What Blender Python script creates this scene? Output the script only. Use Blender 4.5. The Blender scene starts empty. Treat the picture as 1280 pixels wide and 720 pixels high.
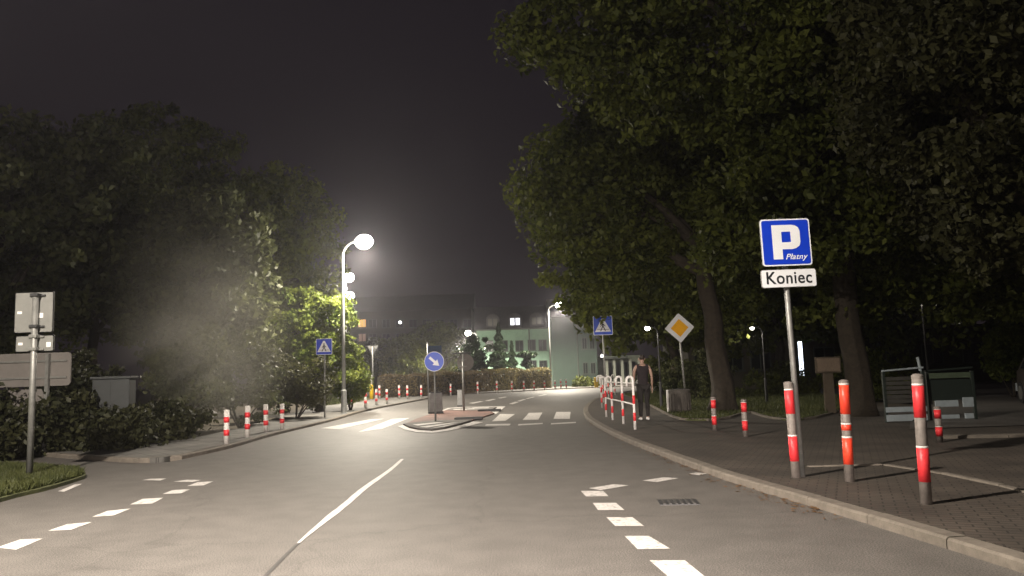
import bpy, bmesh, math, random
import numpy as np
from mathutils import Vector, Matrix
R = random.Random(7)
PI = math.pi
S = bpy.context.scene
COL = S.collection

# ------------------------------------------------------------------ camera
F = 980.0                       # focal length in pixels of a 1280 px wide frame
CAM_H = 1.35
TH = math.atan(110 / F); PH = 0.032
fw = Vector((0, math.cos(TH), math.sin(TH)))
r0 = Vector((1, 0, 0)); u0 = Vector((0, -math.sin(TH), math.cos(TH)))
RT = math.cos(PH) * r0 - math.sin(PH) * u0
UP = math.sin(PH) * r0 + math.cos(PH) * u0
cam = bpy.data.cameras.new('camera'); co = bpy.data.objects.new('camera', cam)
COL.objects.link(co); S.camera = co
cam.sensor_width = 36; cam.lens = 36 * F / 1280; cam.clip_start = 0.05; cam.clip_end = 2000
M = Matrix((RT, UP, -fw)).transposed().to_4x4(); M.translation = (0, 0, CAM_H)
co.matrix_world = M

def ray(px, py):
    return fw + RT * ((px - 640) / F) + UP * ((360 - py) / F)
def G(px, py, z=0.0):           # point of a survey: where the ground at height z lies
    d = ray(px, py); t = (z - CAM_H) / d.z
    return Vector((d.x * t, d.y * t, z))
def P(px, py, y):               # point at distance y
    d = ray(px, py); t = y / d.y
    return Vector((d.x * t, y, CAM_H + d.z * t))
def yhor(px): return 470 - PH * (px - 640)

# ------------------------------------------------------------------ world: night sky with town glow
W = bpy.data.worlds.new('World'); S.world = W; W.use_nodes = True
nt = W.node_tree; nt.nodes.clear()
out = nt.nodes.new('ShaderNodeOutputWorld'); bg = nt.nodes.new('ShaderNodeBackground')
tc = nt.nodes.new('ShaderNodeTexCoord'); sep = nt.nodes.new('ShaderNodeSeparateXYZ')
rp = nt.nodes.new('ShaderNodeValToRGB')
rp.color_ramp.elements[0].position = 0.0; rp.color_ramp.elements[0].color = (0.0150, 0.0115, 0.0130, 1)
rp.color_ramp.elements[1].position = 0.6; rp.color_ramp.elements[1].color = (0.0095, 0.0075, 0.0105, 1)
nt.links.new(tc.outputs['Generated'], sep.inputs[0]); nt.links.new(sep.outputs['Z'], rp.inputs[0])
nt.links.new(rp.outputs[0], bg.inputs[0]); bg.inputs[1].default_value = 1.0
nt.links.new(bg.outputs[0], out.inputs[0])

S.view_settings.view_transform = 'Standard'; S.view_settings.look = 'None'
S.view_settings.exposure = 0; S.view_settings.gamma = 1
S.cycles.use_denoising = True
S.cycles.max_bounces = 6; S.cycles.diffuse_bounces = 3; S.cycles.glossy_bounces = 3
S.cycles.transparent_max_bounces = 8; S.cycles.volume_bounces = 0
S.cycles.sample_clamp_indirect = 4
S.cycles.use_light_tree = True

WARM = (1.0, 0.90, 0.74); COOL = (0.96, 0.97, 1.0)
LAMP_W = 7000.0
HEAD_W = 4000.0

# dipped headlights of the car the photograph was taken from
def headlight(x):
    l = bpy.data.lights.new('headlight', 'SPOT'); l.energy = HEAD_W; l.color = (1.0, 0.86, 0.76)
    l.spot_size = math.radians(62); l.spot_blend = 0.9; l.shadow_soft_size = 0.07
    o = bpy.data.objects.new('headlight', l); COL.objects.link(o); o.location = (x, 0.9, 0.72)
    o.rotation_euler = (math.radians(90 - 8), 0, math.radians(4))
    return o
headlight(-0.65); headlight(0.65)

# ------------------------------------------------------------------ materials
MATS = {}
def mat(name, col, rough=0.6, metal=0.0, var=0.0, scale=8.0, bump=0.0, bscale=60.0, col2=None, spec=None, grime=0.0):
    if name in MATS: return MATS[name]
    m = bpy.data.materials.new(name); m.use_nodes = True; MATS[name] = m
    n = m.node_tree.nodes; L = m.node_tree.links; b = n['Principled BSDF']
    b.inputs['Base Color'].default_value = (*col, 1); b.inputs['Roughness'].default_value = rough
    b.inputs['Metallic'].default_value = metal
    if spec is not None: b.inputs['Specular IOR Level'].default_value = spec
    t = n.new('ShaderNodeTexCoord')
    if var or col2:
        nz = n.new('ShaderNodeTexNoise'); nz.inputs['Scale'].default_value = scale; nz.inputs['Detail'].default_value = 6
        nz.inputs['Roughness'].default_value = 0.65
        L.new(t.outputs['Object'], nz.inputs[0])
        r = n.new('ShaderNodeValToRGB'); r.color_ramp.elements[0].position = 0.3; r.color_ramp.elements[1].position = 0.7
        c2 = col2 or tuple(min(1, c * (1 + var)) for c in col); c1 = col if col2 else tuple(c * (1 - var) for c in col)
        r.color_ramp.elements[0].color = (*c1, 1); r.color_ramp.elements[1].color = (*c2, 1)
        L.new(nz.outputs[0], r.inputs[0]); L.new(r.outputs[0], b.inputs['Base Color'])
    if bump:
        nb = n.new('ShaderNodeTexNoise'); nb.inputs['Scale'].default_value = bscale; nb.inputs['Detail'].default_value = 5
        L.new(t.outputs['Object'], nb.inputs[0])
        bp = n.new('ShaderNodeBump'); bp.inputs['Strength'].default_value = bump; bp.inputs['Distance'].default_value = 0.02
        L.new(nb.outputs[0], bp.inputs['Height']); L.new(bp.outputs[0], b.inputs['Normal'])
    return m
def emis(name, col, st):
    if name in MATS: return MATS[name]
    m = bpy.data.materials.new(name); m.use_nodes = True; MATS[name] = m
    b = m.node_tree.nodes['Principled BSDF']; b.inputs['Base Color'].default_value = (0.8, 0.8, 0.8, 1)
    b.inputs['Emission Color'].default_value = (*col, 1); b.inputs['Emission Strength'].default_value = st
    return m

def asphalt():
    m = bpy.data.materials.new('asphalt'); m.use_nodes = True
    n = m.node_tree.nodes; L = m.node_tree.links; b = n['Principled BSDF']
    t = n.new('ShaderNodeTexCoord')
    def noise(s, d=4, w=None):
        z = n.new('ShaderNodeTexNoise'); z.inputs['Scale'].default_value = s; z.inputs['Detail'].default_value = d
        if w:
            mp = n.new('ShaderNodeMapping'); mp.inputs['Scale'].default_value = w
            L.new(t.outputs['Object'], mp.inputs[0]); L.new(mp.outputs[0], z.inputs[0])
        else: L.new(t.outputs['Object'], z.inputs[0])
        return z
    big = noise(0.35, 4, (1.0, 0.25, 1)); fine = noise(90, 3); mid = noise(3.0, 6)
    def mix(a, bb, f, mode='MIX'):
        x = n.new('ShaderNodeMix'); x.data_type = 'RGBA'; x.blend_type = mode
        for s, v in ((x.inputs[6], a), (x.inputs[7], bb)):
            if isinstance(v, tuple): s.default_value = (*v, 1)
            else: L.new(v, s)
        if isinstance(f, float): x.inputs[0].default_value = f
        else: L.new(f, x.inputs[0])
        return x.outputs[2]
    def ramp(src, a, c, p0=0.35, p1=0.65):
        r = n.new('ShaderNodeValToRGB'); r.color_ramp.elements[0].position = p0; r.color_ramp.elements[1].position = p1
        r.color_ramp.elements[0].color = (*a, 1); r.color_ramp.elements[1].color = (*c, 1); L.new(src, r.inputs[0]); return r.outputs[0]
    base = ramp(big.outputs[0], (0.102, 0.094, 0.086), (0.120, 0.111, 0.102))
    base = mix(base, ramp(mid.outputs[0], (0.88, 0.88, 0.88), (1.08, 1.08, 1.08)), 1.0, 'MULTIPLY')
    base = mix(base, ramp(fine.outputs[0], (0.40, 0.40, 0.40), (1.65, 1.65, 1.65)), 1.0, 'MULTIPLY')
    # hairline cracks
    v = n.new('ShaderNodeTexVoronoi'); v.feature = 'DISTANCE_TO_EDGE'; v.inputs['Scale'].default_value = 0.22
    mp = n.new('ShaderNodeMapping'); wn = noise(1.3, 5)
    ad = n.new('ShaderNodeVectorMath'); ad.operation = 'ADD'; sc = n.new('ShaderNodeVectorMath'); sc.operation = 'SCALE'; sc.inputs[3].default_value = 0.9
    L.new(wn.outputs['Color'], sc.inputs[0]); L.new(t.outputs['Object'], ad.inputs[0]); L.new(sc.outputs[0], ad.inputs[1]); L.new(ad.outputs[0], v.inputs[0])
    cr = ramp(v.outputs['Distance'], (0.45, 0.45, 0.45), (1, 1, 1), 0.0, 0.006)
    base = mix(base, cr, 0.35, 'MULTIPLY')
    L.new(base, b.inputs['Base Color'])
    rr = n.new('ShaderNodeMapRange'); rr.inputs[3].default_value = 0.60; rr.inputs[4].default_value = 0.72
    L.new(big.outputs[0], rr.inputs[0]); L.new(rr.outputs[0], b.inputs['Roughness'])
    b.inputs['Specular IOR Level'].default_value = 0.45
    bp = n.new('ShaderNodeBump'); bp.inputs['Strength'].default_value = 0.35; bp.inputs['Distance'].default_value = 0.004
    L.new(fine.outputs[0], bp.inputs['Height']); L.new(bp.outputs[0], b.inputs['Normal'])
    return m
M_ASPH = asphalt()

def paint():
    m = bpy.data.materials.new('road_paint'); m.use_nodes = True
    n = m.node_tree.nodes; L = m.node_tree.links; b = n['Principled BSDF']; t = n.new('ShaderNodeTexCoord')
    z = n.new('ShaderNodeTexNoise'); z.inputs['Scale'].default_value = 14; z.inputs['Detail'].default_value = 8; z.inputs['Roughness'].default_value = 0.75
    L.new(t.outputs['Object'], z.inputs[0]); r = n.new('ShaderNodeValToRGB')
    r.color_ramp.elements[0].position = 0.36; r.color_ramp.elements[1].position = 0.50
    r.color_ramp.elements[0].color = (0.22, 0.21, 0.20, 1); r.color_ramp.elements[1].color = (0.60, 0.57, 0.55, 1)
    L.new(z.outputs[0], r.inputs[0]); L.new(r.outputs[0], b.inputs['Base Color']); b.inputs['Roughness'].default_value = 0.6
    return m
M_PAINT = paint()

def pavers(name, c1, c2, bw, bh, rot=0.4):
    m = bpy.data.materials.new(name); m.use_nodes = True
    n = m.node_tree.nodes; L = m.node_tree.links; b = n['Principled BSDF']; t = n.new('ShaderNodeTexCoord')
    mp = n.new('ShaderNodeMapping'); mp.inputs['Rotation'].default_value = (0, 0, rot); L.new(t.outputs['Object'], mp.inputs[0])
    br = n.new('ShaderNodeTexBrick'); br.inputs['Scale'].default_value = 1; br.inputs['Brick Width'].default_value = bw; br.inputs['Row Height'].default_value = bh
    br.inputs['Mortar Size'].default_value = 0.008; br.inputs['Color1'].default_value = (*c1, 1); br.inputs['Color2'].default_value = (*c2, 1)
    br.inputs['Mortar'].default_value = (c1[0] * .35, c1[1] * .35, c1[2] * .35, 1); L.new(mp.outputs[0], br.inputs[0])
    z = n.new('ShaderNodeTexNoise'); z.inputs['Scale'].default_value = 1.2; z.inputs['Detail'].default_value = 8; L.new(t.outputs['Object'], z.inputs[0])
    r = n.new('ShaderNodeValToRGB'); r.color_ramp.elements[0].position = 0.3; r.color_ramp.elements[1].position = 0.7
    r.color_ramp.elements[0].color = (0.6, 0.6, 0.6, 1); r.color_ramp.elements[1].color = (1.15, 1.15, 1.15, 1); L.new(z.outputs[0], r.inputs[0])
    x = n.new('ShaderNodeMix'); x.data_type = 'RGBA'; x.blend_type = 'MULTIPLY'; x.inputs[0].default_value = 1
    L.new(br.outputs[0], x.inputs[6]); L.new(r.outputs[0], x.inputs[7]); L.new(x.outputs[2], b.inputs['Base Color'])
    b.inputs['Roughness'].default_value = 0.8
    bp = n.new('ShaderNodeBump'); bp.inputs['Strength'].default_value = 0.4; bp.inputs['Distance'].default_value = 0.006; bp.invert = True
    L.new(br.outputs['Fac'], bp.inputs['Height']); L.new(bp.outputs[0], b.inputs['Normal'])
    return m
M_PAVE_R = pavers('pavers_brown', (0.078, 0.063, 0.050), (0.066, 0.054, 0.044), 0.2, 0.1)
M_PAVE_L = pavers('pavers_grey', (0.19, 0.18, 0.165), (0.15, 0.145, 0.135), 0.3, 0.3, 0.9)
M_PAVE_RED = pavers('pavers_red', (0.20, 0.105, 0.085), (0.16, 0.09, 0.075), 0.2, 0.1, 0.1)

def leafmat(name, dark, light, trans=0.35):
    m = bpy.data.materials.new(name); m.use_nodes = True
    n = m.node_tree.nodes; L = m.node_tree.links; n.remove(n['Principled BSDF']); o = n['Material Output']
    g = n.new('ShaderNodeNewGeometry'); t = n.new('ShaderNodeTexCoord')
    z = n.new('ShaderNodeTexNoise'); z.inputs['Scale'].default_value = 0.9; z.inputs['Detail'].default_value = 3; L.new(t.outputs['Object'], z.inputs[0])
    a = n.new('ShaderNodeMath'); a.operation = 'MULTIPLY_ADD'; a.inputs[1].default_value = 0.55
    s = n.new('ShaderNodeMath'); s.operation = 'MULTIPLY_ADD'; s.inputs[1].default_value = 2.0; s.inputs[2].default_value = -0.78
    L.new(z.outputs[0], s.inputs[0]); L.new(g.outputs['Random Per Island'], a.inputs[0]); L.new(s.outputs[0], a.inputs[2])
    r = n.new('ShaderNodeValToRGB'); r.color_ramp.elements[0].color = (*dark, 1); r.color_ramp.elements[1].color = (*light, 1)
    L.new(a.outputs[0], r.inputs[0])
    d = n.new('ShaderNodeBsdfPrincipled'); d.inputs['Roughness'].default_value = 0.55; d.inputs['Specular IOR Level'].default_value = 0.3
    tr = n.new('ShaderNodeBsdfTranslucent'); mx = n.new('ShaderNodeMixShader'); mx.inputs[0].default_value = trans
    L.new(r.outputs[0], d.inputs['Base Color']); L.new(r.outputs[0], tr.inputs[0])
    L.new(d.outputs[0], mx.inputs[1]); L.new(tr.outputs[0], mx.inputs[2]); L.new(mx.outputs[0], o.inputs[0])
    return m
M_LEAF = leafmat('leaves_dark', (0.030, 0.042, 0.008), (0.155, 0.175, 0.034), .45)
M_LEAF2 = leafmat('leaves_maple', (0.06, 0.095, 0.015), (0.20, 0.23, 0.04), 0.5)
M_LEAF3 = leafmat('leaves_olive', (0.036, 0.046, 0.018), (0.135, 0.145, 0.055))
M_LEAFB = leafmat('leaves_brown', (0.028, 0.030, 0.012), (0.085, 0.085, 0.032))
M_HEDGE = leafmat('hedge_leaves', (0.10, 0.085, 0.035), (0.24, 0.20, 0.08), 0.3)
M_HEDGE2 = leafmat('hedge_leaves_brown', (0.09, 0.065, 0.035), (0.20, 0.155, 0.075), 0.3)
M_GRASS = leafmat('grass_blades', (0.04, 0.05, 0.016), (0.10, 0.11, 0.036), 0.3)
M_SHRUB = leafmat('shrub_leaves', (0.018, 0.022, 0.009), (0.055, 0.056, 0.024))
M_CONIF = leafmat('conifer_needles', (0.012, 0.026, 0.012), (0.03, 0.055, 0.02), 0.2)
M_DRY = leafmat('dry_leaves', (0.10, 0.05, 0.025), (0.26, 0.15, 0.07), 0.2)
M_BARK = mat('bark', (0.036, 0.028, 0.019), 0.9, var=0.45, scale=9, bump=0.9, bscale=16)
M_SOIL = mat('soil', (0.045, 0.036, 0.026), 0.95, scale=1.5, col2=(0.080, 0.066, 0.042), bump=0.6, bscale=12)
M_TURF = mat('turf', (0.045, 0.055, 0.018), 0.95, scale=2.2, col2=(0.090, 0.095, 0.032), bump=0.8, bscale=25)
M_KERB = mat('kerb_concrete', (0.155, 0.135, 0.112), 0.85, var=0.25, scale=7, bump=0.3, bscale=80)
M_CONC = mat('concrete', (0.22, 0.21, 0.19), 0.85, var=0.25, scale=6, bump=0.3, bscale=50)
M_GALV = mat('galvanised_steel', (0.24, 0.24, 0.23), 0.5, metal=0.45, var=0.2, scale=12)
M_BACK = mat('sign_back_grey', (0.20, 0.20, 0.19), 0.55, metal=0.2, var=0.12, scale=5)
M_LAMPP = mat('lamp_pole_grey', (0.30, 0.31, 0.30), 0.5, metal=0.3, var=0.15, scale=9)
M_DARK = mat('dark_metal', (0.035, 0.035, 0.037), 0.5, var=0.2)
M_WHITE = mat('white_paint', (0.74, 0.72, 0.70), 0.45, var=0.10, scale=14)
M_BWHITE = mat('bollard_white', (0.64, 0.61, 0.58), 0.55, var=0.22, scale=18, bump=0.1, bscale=40)
M_RED = mat('bollard_red', (0.62, 0.028, 0.036), 0.45, scale=9, col2=(0.82, 0.05, 0.06), bump=0.15, bscale=30)
M_REDO = mat('bollard_red_orange', (0.70, 0.045, 0.025), 0.4, scale=9, col2=(0.92, 0.09, 0.04), bump=0.15, bscale=30)
M_BLUE = mat('sign_blue', (0.008, 0.045, 0.55), 0.35, var=0.06, scale=4)
M_BLUEL = mat('sign_blue_light', (0.002, 0.062, 0.58), 0.35, var=0.06, scale=4)
M_SWHITE = mat('sign_white', (0.80, 0.82, 0.86), 0.35, var=0.04, scale=3)
M_BLACK = mat('sign_black', (0.012, 0.014, 0.018), 0.4)
M_YEL = mat('sign_yellow', (0.95, 0.46, 0.01), 0.35, var=0.05)
M_YELP = mat('yellow_plastic', (0.85, 0.55, 0.02), 0.4, var=0.12)

# ------------------------------------------------------------------ object helpers
def link(o, parent=None):
    COL.objects.link(o)
    if parent: o.parent = parent
    return o
def tag(o, label=None, cat=None, group=None, kind=None):
    if label: o['label'] = label
    if cat: o['category'] = cat
    if group: o['group'] = group
    if kind: o['kind'] = kind
    return o
def thing(name, label, cat, loc=(0, 0, 0), rz=0.0, group=None):
    o = bpy.data.objects.new(name, None); o.empty_display_size = 0.2
    COL.objects.link(o); o.location = loc; o.rotation_euler = (0, 0, rz)
    return tag(o, label, cat, group)
def obj(name, bm, m, parent=None, smooth=False):
    me = bpy.data.meshes.new(name)
    bmesh.ops.recalc_face_normals(bm, faces=bm.faces)
    bm.to_mesh(me); bm.free()
    for k in (m if isinstance(m, (list, tuple)) else [m]): me.materials.append(k)
    if smooth:
        me.polygons.foreach_set('use_smooth', [True] * len(me.polygons))
    return link(bpy.data.objects.new(name, me), parent)
def struct(name, bm, m, parent=None, smooth=False):
    return tag(obj(name, bm, m, parent, smooth), kind='structure')
def share(name, me, parent, loc=(0, 0, 0)):
    o = bpy.data.objects.new(name, me); link(o, parent); o.location = loc; return o
def copy_tree(o, parent=None):
    c = o.copy(); COL.objects.link(c); c.parent = parent
    for ch in list(o.children): copy_tree(ch, c)
    return c
def BM(): return bmesh.new()
def box(bm, c, s, bevel=0.0, rz=0.0):
    Mx = Matrix.Translation(c) @ Matrix.Rotation(rz, 4, 'Z') @ Matrix.Diagonal((*s, 1))
    r = bmesh.ops.create_cube(bm, size=1, matrix=Mx)
    if bevel:
        es = set(e for v in r['verts'] for e in v.link_edges)
        bmesh.ops.bevel(bm, geom=list(es), offset=bevel, segments=2, affect='EDGES', profile=0.6)
    return bm
def tube(bm, pts, rad, seg=12, cap=True):
    pts = [Vector(p) for p in pts]; n = len(pts)
    rad = rad if isinstance(rad, (list, tuple)) else [rad] * n
    rings = []; prev = None
    for i, p in enumerate(pts):
        t = (pts[min(i + 1, n - 1)] - pts[max(i - 1, 0)]).normalized()
        if prev is None:
            a = Vector((1, 0, 0)) if abs(t.x) < 0.9 else Vector((0, 1, 0)); u = t.cross(a).normalized()
        else: u = (prev - t * prev.dot(t)).normalized()
        prev = u; v = t.cross(u)
        rings.append([bm.verts.new(p + (u * math.cos(2 * PI * k / seg) + v * math.sin(2 * PI * k / seg)) * rad[i]) for k in range(seg)])
    for a, b in zip(rings, rings[1:]):
        for k in range(seg): bm.faces.new((a[k], a[(k + 1) % seg], b[(k + 1) % seg], b[k]))
    if cap:
        bm.faces.new(rings[0][::-1]); bm.faces.new(rings[-1])
    return bm
def lathe(bm, prof, seg=20, c=(0, 0, 0)):
    rings = []
    for r, z in prof:
        rings.append([bm.verts.new((c[0] + r * math.cos(2 * PI * k / seg), c[1] + r * math.sin(2 * PI * k / seg), c[2] + z)) for k in range(seg)])
    for a, b in zip(rings, rings[1:]):
        for k in range(seg): bm.faces.new((a[k], a[(k + 1) % seg], b[(k + 1) % seg], b[k]))
    bm.faces.new(rings[0][::-1]); bm.faces.new(rings[-1])
    return bm
def prism_xz(bm, poly, y0, y1):        # outline in x,z, thickness along y (front y0 < y1)
    a = [bm.verts.new((x, y0, z)) for x, z in poly]; b = [bm.verts.new((x, y1, z)) for x, z in poly]
    bm.faces.new(a); bm.faces.new(b[::-1])
    n = len(poly)
    for i in range(n): bm.faces.new((a[i], b[i], b[(i + 1) % n], a[(i + 1) % n]))
    return bm
def sheet(bm, pts, z):
    vs = [bm.verts.new((p[0], p[1], z)) for p in pts]; bm.faces.new(vs); return bm
def slab(bm, pts, z0, z1):
    a = [bm.verts.new((p[0], p[1], z0)) for p in pts]; b = [bm.verts.new((p[0], p[1], z1)) for p in pts]
    bm.faces.new(b); n = len(pts)
    for i in range(n): bm.faces.new((a[i], a[(i + 1) % n], b[(i + 1) % n], b[i]))
    return bm
def smooth(pts, k=6):
    pts = [Vector(p[:2]) for p in pts]; out = []
    q = [pts[0] * 2 - pts[1]] + pts + [pts[-1] * 2 - pts[-2]]
    for i in range(1, len(q) - 2):
        for j in range(k):
            t = j / k; a, b, c, d = q[i - 1], q[i], q[i + 1], q[i + 2]
            out.append(0.5 * ((2 * b) + (c - a) * t + (2 * a - 5 * b + 4 * c - d) * t * t + (3 * b - a - 3 * c + d) * t ** 3))
    out.append(pts[-1]); return out
def smooth3(pts, k=4):
    out = []; q = [pts[0] * 2 - pts[1]] + pts + [pts[-1] * 2 - pts[-2]]
    for i in range(1, len(q) - 2):
        for j in range(k):
            t = j / k; a, b, c, d = q[i - 1], q[i], q[i + 1], q[i + 2]
            out.append(0.5 * ((2 * b) + (c - a) * t + (2 * a - 5 * b + 4 * c - d) * t * t + (3 * b - a - 3 * c + d) * t ** 3))
    out.append(pts[-1]); return out
def offset(pts, d):                      # to the left of travel for d > 0
    r = []
    for i, p in enumerate(pts):
        t = (pts[min(i + 1, len(pts) - 1)] - pts[max(i - 1, 0)]).normalized(); r.append(p + Vector((-t.y, t.x)) * d)
    return r
def kerb_run(name, line, w, z0, z1, side, length=1.0, m=None, gap=0.012):
    """kerb stones laid end to end along a line: each one a piece, joints open"""
    root = bpy.data.objects.new(name, None); COL.objects.link(root); tag(root, kind='structure')
    root.location = (line[0][0], line[0][1], 0)
    base = Vector(line[0])
    # resample
    d = [0]
    for a, b in zip(line, line[1:]): d.append(d[-1] + (b - a).length)
    def at(s):
        for i in range(len(d) - 1):
            if s <= d[i + 1] or i == len(d) - 2:
                return line[i] + (line[i + 1] - line[i]) * ((s - d[i]) / max(1e-6, d[i + 1] - d[i]))
    s = 0; n = 0
    bs = None
    while s < d[-1] - 0.3:
        e = min(s + length, d[-1])
        a = at(s + gap / 2); b = at(e - gap / 2); t = (b - a).normalized(); nn = Vector((-t.y, t.x)) * side * w
        j = R.uniform(-0.004, 0.004); ch = 0.018
        bm = BM()
        prof = [(0, z0), (0, z1 - ch), (0.12, z1), (1, z1), (1, z0)]
        ra = [bm.verts.new((*(a - base + nn * u), z + j * (z > z0))) for u, z in prof]
        rb = [bm.verts.new((*(b - base + nn * u), z + j * (z > z0))) for u, z in prof]
        for i in range(4): bm.faces.new((ra[i], rb[i], rb[i + 1], ra[i + 1]))
        bm.faces.new(ra); bm.faces.new(rb[::-1])
        obj('kerb_stone', bm, m or M_KERB, root)
        s = e; n += 1
    return root
def quads_mesh(name, verts, nq, m, parent=None, k=4):
    me = bpy.data.meshes.new(name)
    me.vertices.add(nq * k); me.vertices.foreach_set('co', verts.astype(np.float32).ravel())
    me.loops.add(nq * k); me.loops.foreach_set('vertex_index', np.arange(nq * k, dtype=np.int32))
    me.polygons.add(nq); me.polygons.foreach_set('loop_start', np.arange(0, nq * k, k, dtype=np.int32))
    me.polygons.foreach_set('loop_total', np.full(nq, k, dtype=np.int32))
    me.update(calc_edges=True); me.materials.append(m)
    return link(bpy.data.objects.new(name, me), parent)
def leaf_quads(cen, size, rng, droop=0.0):
    n = len(cen)
    a = rng.normal(size=(n, 3)); a[:, 2] -= droop; a /= np.linalg.norm(a, axis=1, keepdims=True)
    b = rng.normal(size=(n, 3)); b -= a * (a * b).sum(1, keepdims=True); b /= np.linalg.norm(b, axis=1, keepdims=True)
    c = np.cross(a, b)
    L = (size * rng.uniform(0.6, 1.35, n))[:, None]
    v = np.empty((n, 4, 3))
    v[:, 0] = cen - a * L * 0.6; v[:, 1] = cen + b * L * 0.33 + c * L * 0.10
    v[:, 2] = cen + a * L * 0.6; v[:, 3] = cen - b * L * 0.33 + c * L * 0.10
    return v.reshape(-1, 3)

# ------------------------------------------------------------------ ground, roads, pavements
SW = 0.08
bm = BM(); sheet(bm, [(-400, -60), (400, -60), (400, 600), (-400, 600)], -0.03)
struct('ground', bm, M_SOIL)

g2 = lambda *a: [Vector(G(x, y, 0)[:2]) for x, y in a]
RK = smooth(g2((1500, 800), (1280, 715), (1180, 685), (1062, 648), (990, 626), (908, 601), (836, 574), (772, 548), (740, 530), (731, 521), (730, 512),
               (738, 503.5), (750, 498), (772, 492.5)) + [Vector((17.5, 58)), Vector((32, 60)), Vector((70, 62))])
# left kerb then the far kerb round the bend
LK = smooth(g2((-160, 563), (-20, 567), (90, 573.5), (160, 578.5), (205, 578), (235, 572.5), (290, 560), (345, 544), (414, 527), (463, 513), (521, 501.5), (560, 494.3), (600, 492), (643, 490), (700, 486.6)) +
            [Vector((12, 76)), Vector((30, 79)), Vector((70, 82))])
verge = g2((-260, 700), (0, 628), (60, 613), (96, 602), (106, 597), (98, 591), (40, 586), (-60, 582), (-420, 590))
road_pts = [Vector((2.9, -40))] + RK + LK[::-1] + [Vector((-40, 21)), Vector((-40, 15)), Vector((-14, 12.0))] + \
           [Vector((-7.2, 10.6)), Vector((-6.7, 5)), Vector((-6.7, -40))]
bm = BM(); sheet(bm, road_pts, 0.0); struct('road', bm, M_ASPH)
# near-left verge
nv = smooth(g2((-420, 590), (-60, 582), (40, 587), (98, 591.5), (107, 597), (96, 602), (60, 613), (0, 628), (-200, 690)), 4) + [Vector((-7.0, 2)), Vector((-7.0, -30)), Vector((-40, -30)), Vector((-40, 14))]
bm = BM(); slab(bm, nv, -0.02, 0.05); struct('grass_verge', bm, M_TURF)

kerb_run('kerb', RK, 0.16, -0.02, SW + 0.004, -1)
kerb_run('kerb', LK, 0.15, -0.02, SW + 0.004, 1)
# right pavement
RKi = offset(RK, -0.165)
back = [Vector((70, 65)), Vector((34, 63)), Vector((19, 61))] + g2((790, 489.5), (806, 497), (815, 510), (845, 526), (872, 530), (905, 528), (936, 519), (960, 526), (1000, 530), (1047, 519), (1080, 512)) + \
       [Vector((16, 24)), Vector((60, 24)), Vector((60, -30)), Vector((4.5, -30))]
bm = BM(); slab(bm, RKi + back, -0.02, SW); struct('pavement', bm, M_PAVE_R)
# left and far pavement
LKi = offset(LK, 0.155)
lb = [Vector((70, 86)), Vector((12, 80))] + g2((690, 484.3), (640, 486.8), (560, 491), (490, 495.5), (466, 499), (450, 504), (410, 508.5), (380, 515), (300, 538), (240, 552), (205, 556), (100, 557), (-160, 553))
bm = BM(); slab(bm, LKi + lb, -0.02, SW); struct('pavement', bm, M_PAVE_L)
# edging strip and cycle path on the right pavement
el = smooth([Vector(G(x, y, SW)[:2]) for x, y in ((1010, 584), (1053, 581), (1090, 581), (1130, 584), (1160, 590), (1210, 599), (1280, 616), (1400, 650), (1600, 720))], 5)
kerb_run('path_edging', el, 0.07, 0.0, SW + 0.018, 1, 1.0, M_KERB)
pth = el + [Vector((9.5, 3)), Vector((4.9, 2))][::-1][:0] + [Vector(p) for p in offset(RKi, -0.02)[::-1] if 3.2 < p.y < 10.4][::-1]
# lawn on the right behind the pavement
lawn = g2((815, 510), (845, 526), (872, 530), (905, 528), (936, 519), (960, 526), (1000, 530), (1047, 519), (1080, 512))
lw = smooth(lawn, 4)
bm = BM(); slab(bm, lw + [Vector((13.2, 30)), Vector((14, 44)), Vector((9, 50)), Vector((6.2, 45))], -0.01, SW + 0.03); struct('lawn', bm, M_TURF)
kerb_run('lawn_kerb', offset(lw, -0.0), 0.08, 0.0, SW + 0.05, -1, 1.0)
# car park further right
cp = [Vector((7.6, 15.4)), Vector((60, 14.6)), Vector((60, 60)), Vector((14.2, 46)), Vector((13.0, 26))]
bm = BM(); sheet(bm, cp, SW + 0.014); struct('car_park', bm, M_ASPH)
kerb_run('car_park_kerb', smooth([Vector(G(1180, 547, .1)[:2]), Vector(G(1230, 546, .1)[:2]), Vector(G(1290, 545, .1)[:2]), Vector(G(1400, 543, .1)[:2])], 4), 0.22, 0.0, SW + 0.05, 1)

# grass by the left lamp
bm = BM(); slab(bm, smooth(g2((384, 513.5), (405, 508.8), (448, 503.8), (463, 498.5), (430, 494), (384, 496)), 4), -0.02, 0.10); struct('grass_patch', bm, M_TURF)

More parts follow.
